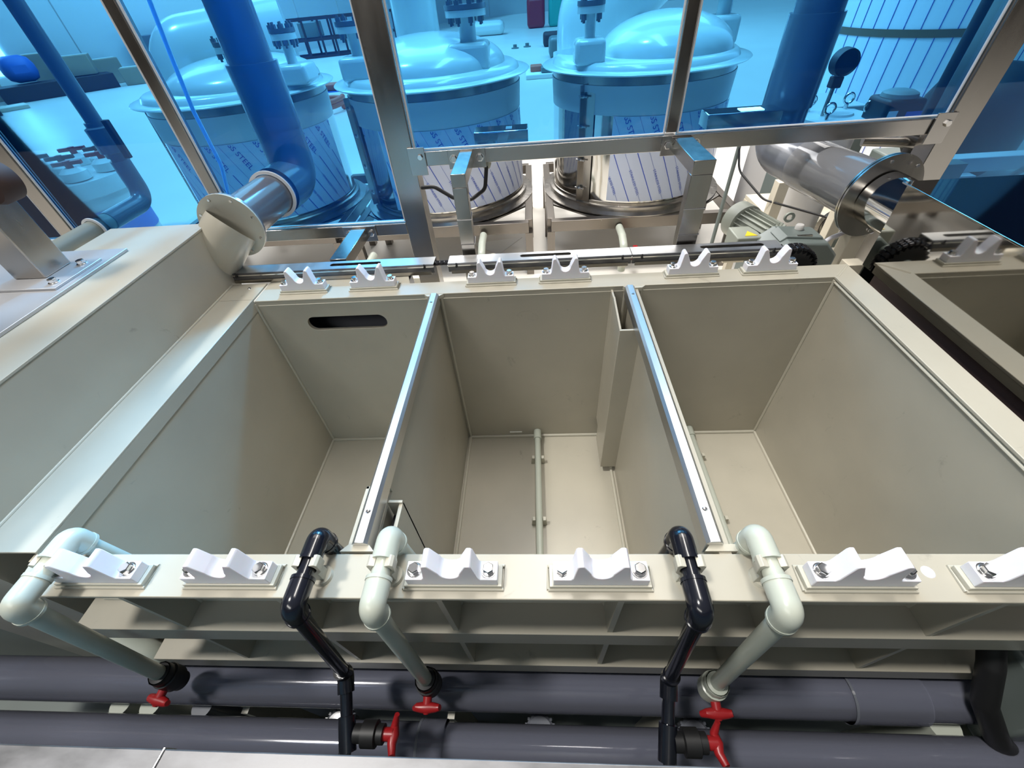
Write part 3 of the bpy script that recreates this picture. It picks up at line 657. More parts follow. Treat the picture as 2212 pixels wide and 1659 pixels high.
d = thing('small_duct', 'thin grey duct passing through the far left blue pane and up', 'duct', (-1.68, 1.0, 0.12))
SX, SZ = -1.79, 0.086
MB().tube([V(SX, 1.02, SZ), V(SX, 1.42, SZ)], 0.034, 28).build('straight_pipe', M_motor, d)
MB().tube(rnd([V(SX, 1.38, SZ), V(SX, 1.62, SZ), V(SX, 1.62, SZ+0.17)], 0.07, 10), 0.037, 28).build('elbow', M_pvc, d)
MB().tube([V(SX, 1.62, SZ+0.15), V(SX, 1.62, 2.0)], 0.030, 28).build('riser', M_pvc, d)
MB().tube([V(SX, 1.62, z_) for z_ in (0.27, 0.285, 0.29, 0.38, 0.385, 0.40)], 0.04, 24, True, [0.038, 0.038, 0.049, 0.049, 0.038, 0.038]).build('valve_body', M_pvc, d)
MB().bar(V(SX+0.085, 1.58, 0.27), V(SX+0.085, 1.58, 0.41), 0.024, 0.020).build('valve_handle', M_rust, d, bev=0.003)
MB().lathe([(0.036, -0.004), (0.045, -0.003), (0.045, 0.003), (0.036, 0.004)], (SX, 1.304, SZ), axis='y', seg=36).build('seal_ring', M_seal, d)
# blue air tube
tag(MB().tube(rnd([(-1.16, 1.42, 0.80), (-1.19, 1.42, 0.60), (-1.21, 1.42, 0.44), (-1.21, 1.42, 0.26), (-1.25, 1.42, 0.12), (-1.32, 1.42, 0.04)], 0.1), 0.007, 12).build('air_tube', mat('blue_tube', (0.45, 0.70, 0.90), 0.3)),
    'thin blue air tube hanging behind the left blue pane', 'tube')

# right duct
d = thing('steel_duct', 'large stainless and clear duct leaving the mirror box under the right rail', 'duct', (1.10, 1.0, 0.12))
A = V(1.095, 0.906, 0.140); F = V(1.072, 1.045, 0.148)
B = V(1.020, 1.40, 0.142)
MB().tube([A, F], 0.076, 44).build('steel_stub', M_polish, d)
dv = (B-F).normalized()
for k, m in ((0, M_steel), (0.009, M_steel)):
    f_o = MB().cyl(F+dv*k, F+dv*(k+0.006), 0.122, seg=56).build('flange', m, d)
    if k == 0:
        for i in range(8):
            a = 2*PI*i/8+0.2; q = F + V(0.106*math.cos(a), 0.0, 0.106*math.sin(a)); mb = MB(); hexbolt(mb, q, 0.005, 0.005, (0, -1, 0)); mb.build('bolt', M_bolt, f_o)
mb = MB(); mb.tube([F+dv*0.012, B], 0.085, 44, False); mb.build('clear_sleeve', M_clear2, d)
MB().tube([F+dv*0.16, B+dv*0.10], 0.079, 44).build('inner_pipe', M_pvc, d)
MB().tube(rnd([B, B+dv*0.22, B+dv*0.22+V(0,0,0.3)], 0.10, 12), 0.079, 40).build('elbow', M_pvc, d)
Q = B+dv*0.22
MB().tube([Q+V(0,0,0.15), Q+V(0,0,0.42)], 0.086, 40).build('coupling', M_pvc, d)
MB().tube([Q+V(0,0,0.40), Q+V(0,0,2.2)], 0.077, 40).build('riser', M_pvc, d)

# ================================================================= GEAR MOTOR
gm = thing('gear_motor', 'grey geared motor with cooling fins beside the chain sprocket', 'motor', (0.95, 1.2, -0.10))
mb = MB(); mb.prism([(0.835, -0.19), (1.075, -0.19), (1.075, -0.10), (1.03, -0.055), (0.90, -0.045), (0.845, -0.085)], 'y', 1.06, 1.20); mb.build('gearbox', M_gear, gm, bev=0.008, seg=3)
mb = MB(); mb.prism([(0.88, -0.056), (1.035, -0.066), (1.02, -0.046), (0.90, -0.036)], 'y', 1.09, 1.17); mb.build('top_cover', M_gear, gm, bev=0.003)
MB().lathe([(0.0, 0.016), (0.011, 0.016), (0.014, 0.012), (0.014, 0.0)], (0.965, 1.15, -0.040), seg=20).build('filler_plug', M_cabinet, gm)
MB().box(0.935, 0.985, 1.0925, 1.1, -0.050, -0.0375).build('name_plate', M_steelh, gm)
mb = MB(); ax0, ax1 = V(0.925, 1.19, -0.105), V(0.865, 1.40, -0.105)
mb.tube([ax0, ax1], 0.052, 32)
adir = (ax1-ax0).normalized()
for i in range(22):
    a = 2*PI*i/22; off = (adir.cross(V(0,0,1)).normalized()*math.cos(a) + V(0,0,1)*math.sin(a))
    mb.bar(ax0 + adir*0.02 + off*0.056, ax1 - adir*0.05 + off*0.056, 0.003, 0.014, off)
mb.build('finned_body', M_motor, gm)
MB().tube([ax1 - adir*0.05, ax1 - adir*0.045, ax1 + adir*0.01, ax1+adir*0.02], 0.066, 32, True, [0.060, 0.069, 0.069, 0.055]).build('fan_cowl', M_motor, gm)
MB().box(0.775, 0.865, 1.17, 1.27, -0.15, -0.075).build('terminal_box', M_motor, gm, bev=0.004)
wl_ = MB().prism([(0.800, 1.1685), (0.845, 1.1685), (0.8225, 1.1690)], 'z', -0.13, -0.1295); 
mb = MB(); mb.add([(0.805, 1.185, -0.0745), (0.850, 1.185, -0.0745), (0.8275, 1.225, -0.0745), (0.805, 1.185, -0.0735), (0.850, 1.185, -0.0735), (0.8275, 1.225, -0.0735)], [(2,1,0),(3,4,5),(0,1,4,3),(1,2,5,4),(2,0,3,5)])
mb.build('warning_label', M_yel, gm)
MB().lathe([(0.010, -0.003), (0.018, -0.004), (0.018, 0.004), (0.010, 0.003), (0.010, -0.003)], (0.955, 1.215, -0.025), axis='y', seg=24).build('lifting_eye', M_motor, gm)

gm.location = (0.92, 1.2, -0.05)

# ================================================================= SCRUBBER TANKS BEHIND
def film_text(parent, cx, cy, r, z0, z1, a0, a1, tilt):
    """protective film with slanted blue lines and words wrapped around the cylinder"""
    rr = r + 0.003; seg = 24
    mb = MB(); mb.lathe([(rr, z0), (rr, z1)], (cx, cy, 0), seg=seg, a0=a0, a1=a1); film = mb.build('protective_film', M_film, parent)
    W = (a1-a0)*rr; H = z1-z0; rows = []; u = -H*math.tan(tilt)
    mb = MB(); k = 0
    def onc(uu, zz, e): 
        a = a0 + uu/rr; return (cx+(rr+e)*math.cos(a), cy+(rr+e)*math.sin(a), zz)
    while u < W:
        n = 14; pts = []
        wd = 0.006 if k % 2 == 0 else 0.0018
        for i in range(n+1):
            zz = z1 - H*i/n; uu = u + (z1-zz)*math.tan(tilt)
            frac = i/n
            if k % 2 == 0 and frac < 0.30: continue
            if 0 < uu < W-wd: pts.append((uu, zz))
        for (ua, za), (ub, zb) in zip(pts[:-1], pts[1:]):
            mb.add([onc(ua, za, 0.001), onc(ua+wd, za, 0.001), onc(ub+wd, zb, 0.001), onc(ub, zb, 0.001)], [(0,1,2,3)])
        if k % 2 == 0: rows.append(u)
        u += 0.085; k += 1
    mb.build('printed_lines', M_ink, film, smooth=False)
    for wi, (txt, size, sh) in enumerate((('STAINLESS STEEL', 0.052, 0.0), ('STAINLESS STEEL', 0.026, 0.085))):
        cu = bpy.data.curves.new('t', 'FONT'); cu.body = txt; cu.size = size; ob = bpy.data.objects.new('t', cu); C.objects.link(ob)
        dg = bpy.context.evaluated_depsgraph_get(); me = bpy.data.meshes.new_from_object(ob.evaluated_get(dg)); bpy.data.objects.remove(ob)
        V0 = [v.co.copy() for v in me.vertices]; F0 = [tuple(p.vertices) for p in me.polygons]; bpy.data.meshes.remove(me)
        L = max(v.x for v in V0); mb = MB(); ct, st = math.cos(tilt), math.sin(tilt)
        for u in rows:
            start = z1 - 0.30*H + L*ct*0.98 if wi == 0 else z1 - 0.60*H
            vs = []; bad = set()
            for v in V0:
                dz = -v.x*ct - v.y*st*0.0; du = v.x*st + (v.y-size*0.35)*ct
                zz = start + dz + (v.y-size*0.35)*st; uu = u + sh + (z1-start)*math.tan(tilt) + du
                if zz > z1-0.002 or zz < z0+0.004 or not 0.002 < uu < W-0.002: bad.add(len(vs))
                vs.append(onc(uu, zz, 0.0015))
            mb.add(vs, [f for f in F0 if not bad.intersection(f)])
        mb.build('printed_words', M_ink, film, smooth=False)
def nozzle(parent, x, y, z, h, rf, nb, blind=True):
    n_ = MB().tube([(x, y, z), (x, y, z+h)], rf*0.42, 24).build('nozzle', M_frp, parent)
    MB().tube([(x, y, z+h), (x, y, z+h+0.035)], rf, 32).build('flange', M_frp, n_)
    if blind: MB().tube([(x, y, z+h+0.037), (x, y, z+h+0.062)], rf*1.03, 32).build('blind_flange', M_pvc, n_)
    mb = MB()
    for i in range(nb):
        a = 2*PI*(i+0.5)/nb; q = (x+rf*0.80*math.cos(a), y+rf*0.80*math.sin(a))
        mb.cyl((*q, z+h-0.045), (*q, z+h+0.095), 0.0085, seg=8); mb.cyl((*q, z+h-0.030), (*q, z+h-0.001), 0.018, seg=6); mb.cyl((*q, z+h+0.062), (*q, z+h+0.082), 0.018, seg=6)
    mb.build('flange_bolts', M_pvc, n_)
def scrubber(cx, cy, lab, seam, nz, elbow, domes, skl, fa):
    o = thing('scrubber_tank', lab, 'tank', (cx, cy, -0.65), 'scrubber tanks behind the blue panes')
    r = 0.655; z1 = 0.2345
    MB().lathe([(r, -0.64), (r, 0.19)], (cx, cy, 0), seg=96).build('tank_body', M_polish, o)
    MB().lathe([(r+0.006, z1-0.07), (r+0.006, z1-0.01)], (cx, cy, 0), seg=96).build('top_band', M_steel, o)
    MB().lathe([(r, z1-0.072), (r+0.012, z1-0.07), (r+0.012, z1-0.075), (r+0.004, -0.005), (r, -0.005)], (cx, cy, 0), seg=96).build('white_wrap', M_cabinet, o)
    MB().lathe([(r, z1-0.012), (0.735, z1-0.012), (0.742, z1-0.004), (0.735, z1+0.002), (0.665, z1+0.006), (0.655, z1+0.03), (0.63, z1+0.045), (0.0, z1+0.048)], (cx, cy, 0), seg=96).build('lid_flange', M_frp, o)
    MB().lathe([(r+0.001, -0.578), (r+0.006, -0.580), (r+0.008, -0.60), (r+0.03, -0.605), (r+0.03, -0.64), (r+0.085, -0.645), (r+0.085, -0.652), (r, -0.652)], (cx, cy, 0), seg=96).build('base_ring', M_steel, o)
    # dark vertical seam strip with bolts
    for a, wd in ((seam, 0.10), ):
        mb = MB(); mb.lathe([(r+0.010, -0.60), (r+0.010, 0.165)], (cx, cy, 0), seg=6, a0=a, a1=a+wd/r); sm = mb.build('seam_strip', M_steel, o)
        aa = a + 0.015; n = V(math.cos(aa), math.sin(aa), 0); tt = V(-n.y, n.x, 0)
        MB().bar(V(cx, cy, -0.60)+n*(r+0.025), V(cx, cy, 0.165)+n*(r+0.025), 0.006, 0.05, n).build('seam_rib', M_steel, o)
        for zz in (-0.5, -0.30, -0.08, 0.10):
            mb = MB(); q = V(cx, cy, zz)+n*(r+0.03); mb.cyl(q-tt*0.03, q+tt*0.05, 0.006, seg=10); mb.cyl(q+tt*0.005, q+tt*0.018, 0.011, seg=6); mb.build('seam_bolt', M_bolt, o)
    film_text(o, cx, cy, r+0.005, -0.565, -0.005, fa[0], fa[1], 0.42)
    for (x, y, rd, h) in domes:
        prof = [(rd*math.cos(k*PI/24), z1+0.045+h*math.sin(k*PI/24)) for k in range(13)]
        MB().lathe(prof, (cx+x, cy+y, 0), seg=72).build('dome', M_frp, o)
    for (x, y, sx, sy, h, rf, nb, nh) in nz:
        mb = MB(); mb.box(cx+x-sx, cx+x+sx, cy+y-sy, cy+y+sy, z1+0.03, z1+h); mb.build('nozzle_pad', M_frp, o, bev=0.03, seg=4)
        nozzle(o, cx+x, cy+y, z1+h, nh, rf, nb)
    pts, er = elbow
    pts = [V(cx, cy, 0)+Vector(p) for p in pts]
    MB().tube(rnd(pts, er*1.3, 12), er, 48).build('vent_elbow', M_frp, o)
    MB().tube([pts[1]+(pts[0]-pts[1]).normalized()*er*0.95, pts[1]+(pts[0]-pts[1]).normalized()*er*0.75], er+0.03, 48).build('elbow_collar', M_frp, o)
    # skid
    s = thing('tank_skid', skl, 'frame', (cx, cy, FZ), 'steel skids under the scrubber tanks')
    zt = -0.653; e = 0.705
    for y_ in (-e, e):
        MB().box(cx-e, cx+e, cy+y_-0.03, cy+y_+0.03, zt-0.085, zt).build('beam', M_skid, s, bev=0.003)
    for x_ in (-e, e):
        MB().box(cx+x_-0.03, cx+x_+0.03, cy-e+0.03, cy+e-0.03, zt-0.085, zt).build('beam', M_skid, s, bev=0.003)
        for y_ in (-e, 0, e): MB().box(cx+x_-0.03, cx+x_+0.03, cy+y_-0.03, cy+y_+0.03, FZ, zt-0.085).build('leg', M_skid, s)
    for sx in (-1, 1):
        for sy in (-1, 1):
            mb = MB(); mb.bar(V(cx+sx*e, cy+sy*(e-0.42), zt-0.012), V(cx+sx*(e-0.42), cy+sy*e, zt-0.012), 0.09, 0.012); mb.build('corner_brace', M_steel, s)
    MB().lathe([(0.0, zt-0.02), (r, zt-0.02)], (cx, cy, 0), seg=48).build('deck', M_steel, s)
    return o
scrubber(0.84, 3.62, 'white domed scrubber tank at the right with two elbows of film covered steel', -2.37,
         [(-0.44, -0.38, 0.10, 0.10, 0.17, 0.085, 4, 0.12), (0.62*0.9, 0.10, 0.10, 0.12, 0.2, 0.12, 8, 0.13)],
         ([(-0.32, 0.26, 0.25), (-0.32, 0.30, 0.50), (0.25, 0.75, 0.85)], 0.30), [(0.13, -0.08, 0.46, 0.22)], 'steel skid frame under the right scrubber tank', (-2.0, -0.35))
scrubber(-0.745, 3.62, 'white domed scrubber tank in the middle between main post and centre mullion', -2.70,
         [(-0.44, -0.30, 0.12, 0.12, 0.17, 0.10, 4, 0.12), (0.33, -0.24, 0.14, 0.13, 0.19, 0.135, 8, 0.13)],
         ([(-0.12, 0.30, 0.3), (-0.12, 0.30, 1.0), (0.10, 0.8, 1.1)], 0.17), [(0.0, 0.0, 0.56, 0.20)], 'steel skid frame under the middle scrubber tank', (-2.13, -0.1))
scrubber(-2.32, 3.62, 'white domed scrubber tank at the left behind the grey duct', -2.80,
         [(0.62, -0.22, 0.12, 0.12, 0.15, 0.085, 8, 0.13), (0.22, -0.30, 0.10, 0.08, 0.14, 0.07, 4, 0.10)],
         ([(-0.40, 0.15, 0.25), (-0.40, 0.20, 0.42), (0.35, 0.50, 0.48)], 0.27), [(0.10, 0.0, 0.56, 0.17)], 'steel skid frame under the left scrubber tank', (-2.25, -0.05))
# drain valves under the skids
for x, y, l_, m in ((0.66, 2.62, 'beige drain valve with red and blue handle below the right tank', M_red), (-0.40, 2.60, 'beige drain valve below the middle tank', M_ppd), (-1.22, 2.35, 'beige drain valve below the left tank skid', M_ppd)):
    o = thing('drain_valve', l_, 'valve', (x, y, -0.9))
    MB().tube(rnd([(x, y+0.25, -0.72), (x, y+0.1, -0.72), (x, y, -0.76), (x, y, -0.95)], 0.03), 0.028, 18).build('pipe', M_ppg, o)
    MB().lathe([(0.03, 0.05), (0.042, 0.045), (0.042, -0.045), (0.03, -0.05)], (x, y, -0.86), seg=20).build('valve_body', M_ppd, o)
    MB().prism([(x+0.05, -0.86), (x+0.14, -0.86), (x+0.10, -0.76), (x+0.07, -0.76)], 'y', y-0.02, y+0.02).build('valve_handle', m, o)
# paper on the floor
mb = MB(); mb.prism([(-0.52, 2.95), (-0.10, 2.95), (-0.33, 3.33)], 'z', FZ, FZ+0.002)
mb = MB(); mb.prism([(-0.62, 3.52), (-0.12, 3.60), (-0.335, 3.27)], 'z', FZ+0.0005, FZ+0.003); tag(mb.build('paper_sheet', M_paper), 'white sheet of paper lying on the floor below the middle tank', 'paper')

# floor trestles seen below the left rail
def trestle(x, y, lab, rz=0.0):
    o = thing('trestle', lab, 'trestle', (x, y, FZ), 'cream trestles on the floor behind the tank')
    mb = MB(); mb.bar((x-0.20, y-0.3, FZ+0.02), (x-0.03, y, FZ+0.42), 0.045, 0.045); mb.build('leg', M_cream, o)
    mb = MB(); mb.bar((x+0.20, y+0.1, FZ+0.02), (x+0.03, y, FZ+0.42), 0.045, 0.045); mb.build('leg', M_cream, o)
    mb = MB(); mb.bar((x-0.1, y, FZ+0.44), (x+0.1, y, FZ+0.44), 0.05, 0.05); mb.build('top_bar', M_cream, o)
trestle(-1.30, 2.1, 'cream trestle on the floor below the left duct')
trestle(-0.72, 2.1, 'cream trestle on the floor just left of the main post')

# ================================================================= CREAM EQUIPMENT AT THE RIGHT
tb = thing('pump_table', 'cream steel table with a polished column behind the motor', 'table', (1.55, 2.2, FZ))
MB().box(1.33, 1.86, 1.98, 2.42, -0.375, -0.35).build('table_top', M_cream, tb, bev=0.002)
for x in (1.35, 1.84):
    for y in (2.0, 2.40): MB().box(x-0.022, x+0.022, y-0.022, y+0.022, FZ, -0.375).build('leg', M_cream, tb)
MB().box(1.35, 1.84, 1.99, 2.02, -0.60, -0.56).build('cross_bar', M_cream, tb)
col = thing('polished_column', 'short polished steel column standing on the cream table', 'column', (1.56, 2.27, -0.35))
MB().cyl((1.58, 2.30, -0.35), (1.58, 2.30, -0.02), 0.070, seg=36).build('tube', M_polish, col)
MB().cyl((1.58, 2.30, -0.35), (1.58, 2.30, -0.342), 0.11, seg=36).build('base_flange', M_steel, col)
for (x, y, r, h, l_) in ((1.52, 2.06, 0.020, 0.10, 'small steel cylinder standing on the front edge of the cream table'),):
    tag(MB().cyl((x, y, -0.35), (x, y, -0.35+h), r).build('steel_cylinder', M_polish), l_, 'cylinder')
pp_ = thing('handwheel', 'round steel handwheel between the cream uprights', 'handwheel', (1.50, 1.80, -0.30))
MB().lathe([(0.075, -0.01), (0.088, 0.0), (0.075, 0.012), (0.062, 0.0), (0.075, -0.01)], (1.50, 1.78, -0.28), axis='y', seg=32).build('wheel_rim', M_steel, pp_)
MB().lathe([(0.0, -0.03), (0.035, -0.025), (0.040, 0.03), (0.0, 0.03)], (1.50, 1.78, -0.28), axis='y', seg=24).build('wheel_hub', M_steel, pp_)
for i in range(3):
    a = 2*PI*i/3; MB().cyl((1.50, 1.78, -0.28), (1.50+0.075*math.cos(a), 1.78, -0.28+0.075*math.sin(a)), 0.008, seg=10).build('spoke', M_steel, pp_)
# upright cream profiles
fr = thing('cream_stand', 'cream steel frame of uprights behind the right end of the chain guard', 'frame', (1.4, 1.6, FZ))
for (x, y, zt, w_) in ((1.17, 1.78, -0.05, 0.05), (1.60, 1.78, -0.05, 0.05), (1.28, 1.48, -0.05, 0.045), (1.02, 1.48, -0.20, 0.05)):
    MB().box(x-w_/2, x+w_/2, y-w_/2, y+w_/2, FZ, zt).build('upright', M_cream, fr, bev=0.002)
for z in (-0.45, -0.75):
    MB().box(1.0, 1.62, 1.455, 1.50, z, z+0.04).build('cross_bar', M_cream, fr, bev=0.002)
    MB().box(1.0, 1.62, 1.76, 1.80, z, z+0.04).build('cross_bar', M_cream, fr, bev=0.002)
    MB().box(1.30, 1.34, 1.50, 1.76, z, z+0.04).build('cross_bar', M_cream, fr, bev=0.002)
MB().box(1.09, 1.14, 1.10, 1.15, FZ, 0.0).build('upright', M_cream, fr, bev=0.002)
o = thing('wide_cream_post', 'broad cream post standing between the sprocket and the mirror box', 'post', (1.06, 0.98, FZ))
MB().box(1.02, 1.075, 0.955, 1.0, FZ, -0.03).build('post', M_cream, o, bev=0.002)
for x0, x1, y0, y1, z, l_ in ((0.72, 0.97, 1.52, 1.75, -0.80, 'low cream step on the floor below the motor'), (0.60, 0.90, 2.0, 2.45, -0.92, 'low cream box on the floor between arm and motor'), (1.16, 1.75, 1.16, 1.28, -0.62, 'cream shelf under the steel duct')):
    tag(MB().box(x0, x1, y0, y1, z-0.04 if z > -0.7 else FZ, z).build('cream_step', M_cream, bev=0.004), l_, 'step')
tag(MB().tube(rnd([(0.985, 1.10, -0.10), (1.02, 1.12, -0.02), (1.13, 1.15, 0.0), (1.20, 1.16, -0.02)], 0.08), 0.007, 10).build('white_hose', M_white), 'short white hose curving up from behind the sprocket', 'hose')
tag(MB().tube(rnd([(1.02, 2.0, 0.05), (1.03, 1.95, -0.05), (1.12, 1.8, -0.14), (1.35, 1.5, -0.14), (1.5, 1.40, -0.10)], 0.1), 0.005, 10).build('thin_cable', M_rub), 'thin black cable drooping in front of the cream table', 'cable')
o = thing('float_rod', 'grey sensor rod hanging from the rail at the right', 'sensor', (1.02, 2.0, 0.1))
MB().lathe([(0.0, 0.10), (0.022, 0.10), (0.022, 0.07), (0.010, 0.055), (0.010, 0.05)], (1.02, 2.0, 0.0), seg=20).build('gland', M_motor, o)
MB().tube([(1.02, 2.0, 0.06), (1.02, 2.0, -0.55)], 0.010, 14).build('rod', M_gear, o)
cab = thing('control_cabinet', 'pale grey cabinet standing on the floor right of the right tank', 'cabinet', (1.9, 3.0, FZ))
MB().box(1.60, 2.05, 2.75, 3.15, FZ, 0.02).build('cabinet_body', M_cabinet, cab, bev=0.006)
MB().box(1.63, 2.02, 2.738, 2.75, FZ+0.1, -0.02).build('door', M_cabinet, cab, bev=0.003)
# screen box on the rail
for x0, x1, z, l_ in ((-0.212, -0.009, 0.305, 'shallow clear instrument box behind the rail below the middle tank'), (0.640, 0.900, 0.312, 'shallow instrument box with a lit green display behind the rail')):
    o = thing('instrument_box', l_, 'instrument', ((x0+x1)/2, 1.48, z), 'instrument boxes behind the rail')
    MB().box(x0, x1, 1.45, 1.54, z-0.05, z).build('housing', M_polish, o, bev=0.003)
    MB().box((x0+x1)/2-0.02, (x0+x1)/2+0.02, 1.336, 1.46, z-0.052, z-0.047).build('mounting_tab', M_steel, o)
    MB().box(x0+0.12, x1-0.06, 1.47, 1.51, z, z+0.002).build('display', M_glow if x0 > 0 else M_gear, o)

# machine behind the right pane: gauge, eye bolts, servo, filter housing
o = thing('pressure_gauge', 'black round pressure gauge on a thin stem behind the right blue pane', 'gauge', (1.31, 1.90, 0.22))
MB().lathe([(0.0, -0.006), (0.040, -0.008), (0.046, -0.016), (0.048, 0.0), (0.048, 0.03), (0.0, 0.03)], (1.29, 1.86, 0.375), axis='y', seg=36).build('gauge_dial', M_rub, o)
MB().box(1.275, 1.315, 1.865, 1.905, 0.285, 0.325).build('gauge_cock', M_rust, o, bev=0.004)
MB().cyl((1.295, 1.885, 0.12), (1.295, 1.885, 0.29), 0.008).build('stem', M_steel, o)
fh = thing('filter_housing', 'steel filter housing lid with eye nuts behind the right blue pane', 'filter', (1.36, 1.90, 0.10))
MB().lathe([(0.0, 0.190), (0.065, 0.190), (0.070, 0.182), (0.135, 0.180), (0.140, 0.174), (0.140, 0.150), (0.11, 0.148), (0.11, -0.40), (0.0, -0.40)], (1.36, 1.90, 0), seg=48).build('housing', M_cabinet, fh)
for i in range(4):
    a = PI/4 + i*PI/2; x, y = 1.36+0.115*math.cos(a), 1.90+0.115*math.sin(a)
    mb = MB(); mb.cyl((x, y, 0.17), (x, y, 0.20), 0.008, seg=12)
    ring = [(x+0.020*math.cos(2*PI*k/20), y, 0.222+0.020*math.sin(2*PI*k/20)) for k in range(21)]; mb.tube(ring, 0.005, 8, False); mb.build('eye_nut', M_bolt, fh)
o = thing('servo_motor', 'black servo motor with labels behind the right blue pane corner', 'motor', (1.50, 1.75, 0.15))
MB().box(1.43, 1.58, 1.70, 1.84, 0.14, 0.262).build('motor_body', M_rub, o, bev=0.014, seg=3)
MB().lathe([(0.0, 0.283), (0.045, 0.283), (0.062, 0.275), (0.066, 0.262), (0.0, 0.262)], (1.505, 1.77, 0), seg=30).build('end_cap', M_gear, o)
MB().box(1.445, 1.485, 1.6985, 1.70, 0.16, 0.185).build('label', M_paper, o); MB().box(1.445, 1.480, 1.6985, 1.70, 0.20, 0.225).build('label', M_paper, o)
MB().box(1.515, 1.575, 1.6985, 1.70, 0.19, 0.22).build('label', M_bluep, o)
tag(MB().tube(rnd([(1.55, 1.60, -0.02), (1.44, 1.45, 0.16), (1.36, 1.40, 0.20), (1.22, 1.45, 0.20)], 0.1), 0.022, 18).build('braided_hose', M_steel), 'braided steel hose arching under the rail near the right post', 'hose')
tag(MB().box(1.55, 1.95, 2.48, 2.70, FZ, 0.02).build('green_machine', M_gear, bev=0.01), 'dark green machine block under the rail behind the steel duct', 'machine')
tag(MB().tube([(1.42, 1.45, 0.10), (1.45, 1.50, 1.6)], 0.030, 20).build('cable_chain', M_rub), 'ribbed black cable chain rising beside the right post', 'cable chain')
# big film wrapped tower
ft = thing('film_tower', 'tall pale tower wrapped in striped film with a brown tape band', 'tower', (3.35, 4.2, FZ))
MB().lathe([(0.78, FZ), (0.78, 3.5)], (3.55, 4.6, 0), seg=96).build('wrapped_shell', mat('tower_film', (0.80, 0.84, 0.90), 0.35), ft)
for i in range(44):
    a = 2*PI*i/44
    if not -PI < a-2*PI < -0.2: continue
    x, y = 3.55+0.783*math.cos(a), 4.6+0.783*math.sin(a); mb = MB(); mb.bar((x, y, FZ+0.02), (x, y, 3.5), 0.005, 0.002, (math.cos(a), math.sin(a), 0)); mb.build('film_stripe', M_ink, ft)
MB().lathe([(0.786, 0.175), (0.786, 0.225)], (3.55, 4.6, 0), seg=96).build('tape_band', M_brown, ft)
# dark machine at the far right edge
o = thing('dark_machine', 'dark machine body with round vessel behind the far right blue pane', 'machine', (2.2, 1.9, FZ))
MB().lathe([(0.0, 0.33), (0.10, 0.32), (0.17, 0.28), (0.205, 0.20), (0.205, 0.0), (0.15, -0.08), (0.0, -0.1)], (1.98, 1.92, 0), seg=40).build('round_vessel', M_rub, o)
MB().box(1.62, 2.7, 1.56, 1.62, 0.02, 0.075).build('frame_beam', M_cabinet, o, bev=0.003); MB().box(1.62, 1.70, 1.50, 1.56, -0.35, 0.075).build('bracket', M_gear, o)
MB().box(1.72, 1.78, 1.52, 1.56, -0.30, 0.02).build('bracket', M_cabinet, o)
MB().tube(rnd([(1.66, 1.49, 0.0), (1.76, 1.46, -0.05), (1.86, 1.47, 0.03), (2.0, 1.50, 0.10)], 0.05), 0.011, 12).build('machine_cable', M_rub, o)
MB().box(1.95, 2.8, 1.63, 2.4, FZ, -0.12).build('machine_base', M_gear, o, bev=0.01)

# ================================================================= FLANGED BARREL AT LEFT
bx, by = -4.55, 3.95
ba = thing('flanged_vessel', 'bundle of pale valves with red handles wrapped on a barrel at the left', 'vessel', (bx, by, FZ))
MB().lathe([(0.42, FZ), (0.42, -0.54), (0.48, -0.52), (0.50, -0.48), (0.50, -0.38), (0.0, -0.36)], (bx, by, 0), seg=48).build('barrel', M_frp, ba)
MB().lathe([(0.43, -0.95), (0.43, -0.65)], (bx, by, 0), seg=48).build('wrap_film', M_bluep, ba)
for i, (a, rr) in enumerate(((0.2, 0.36), (1.1, 0.33), (2.0, 0.36), (2.9, 0.36), (3.9, 0.34), (4.8, 0.34), (5.6, 0.34), (0, 0.0))):
    x, y = bx+rr*math.cos(a), by+rr*math.sin(a)
    v_ = MB().lathe([(0.0, 0.10), (0.06, 0.10), (0.11, 0.07), (0.11, 0.0)], (x, y, -0.37), seg=20).build('valve_cap', M_frp, ba)
    mb = MB(); mb.bar((x-0.11, y-0.04, -0.23), (x+0.11, y+0.04, -0.23), 0.04, 0.03); mb.cyl((x, y, -0.27), (x, y, -0.21), 0.03, seg=12); mb.build('valve_handle', M_rust if i % 2 else M_red, v_)

# ================================================================= FAR OBJECTS
rk = thing('pipe_rack', 'rusty brown steel rack standing far back on the hall floor', 'rack', (-8.0, 23.0, FZ))
def RP(u, v, z): return (-10.3 + u*4.3, 21.5 + u*1.2 + v*1.2, FZ + z)
for v in (0, 1):
    for z in (0.04, 0.60, 1.25): MB().bar(RP(0, v, z), RP(1, v, z), 0.07, 0.09).build('rack_rail', M_rust, rk)
    for u in (0.0, 0.12, 0.24, 0.38, 0.5, 0.64, 0.78, 0.9, 1.0): MB().bar(RP(u, v, 0), RP(u, v, 1.3), 0.07, 0.07).build('rack_post', M_rust, rk)
for u in (0.0, 0.33, 0.66, 1.0): MB().bar(RP(u, 0, 0.6), RP(u, 1, 0.6), 0.07, 0.07).build('rack_tie', M_rust, rk)
tag(MB().box(-9.7, -8.9, 22.3, 23.0, FZ+0.66, FZ+1.15).build('rack_bin', M_gear, bev=0.03), 'dark bin standing on the middle shelf of the rusty rack', 'bin')
hz = [(-15.3, 17.6), (-14.6, 18.3), (-14.2, 19.2)]
labs = iter(['tan carton leaning at the daylit doorway by the left wall', 'blue bag heaped on cartons by the left wall', 'open carton stuffed with film by the left wall', 'dark low pallet of sheets along the left wall',
 'carton with a white label behind the blue mullion shadow', 'brown carton lying on its side by the left wall', 'flat grey crate beside the stack of dark panels', 'stack of dark panels leaning on the left wall',
 'pale board lying on the floor near the left wall', 'reddish boards lying on the floor at the left edge', 'squat carton at the left picture edge', 'carton standing before the left wall near the brown carton'])
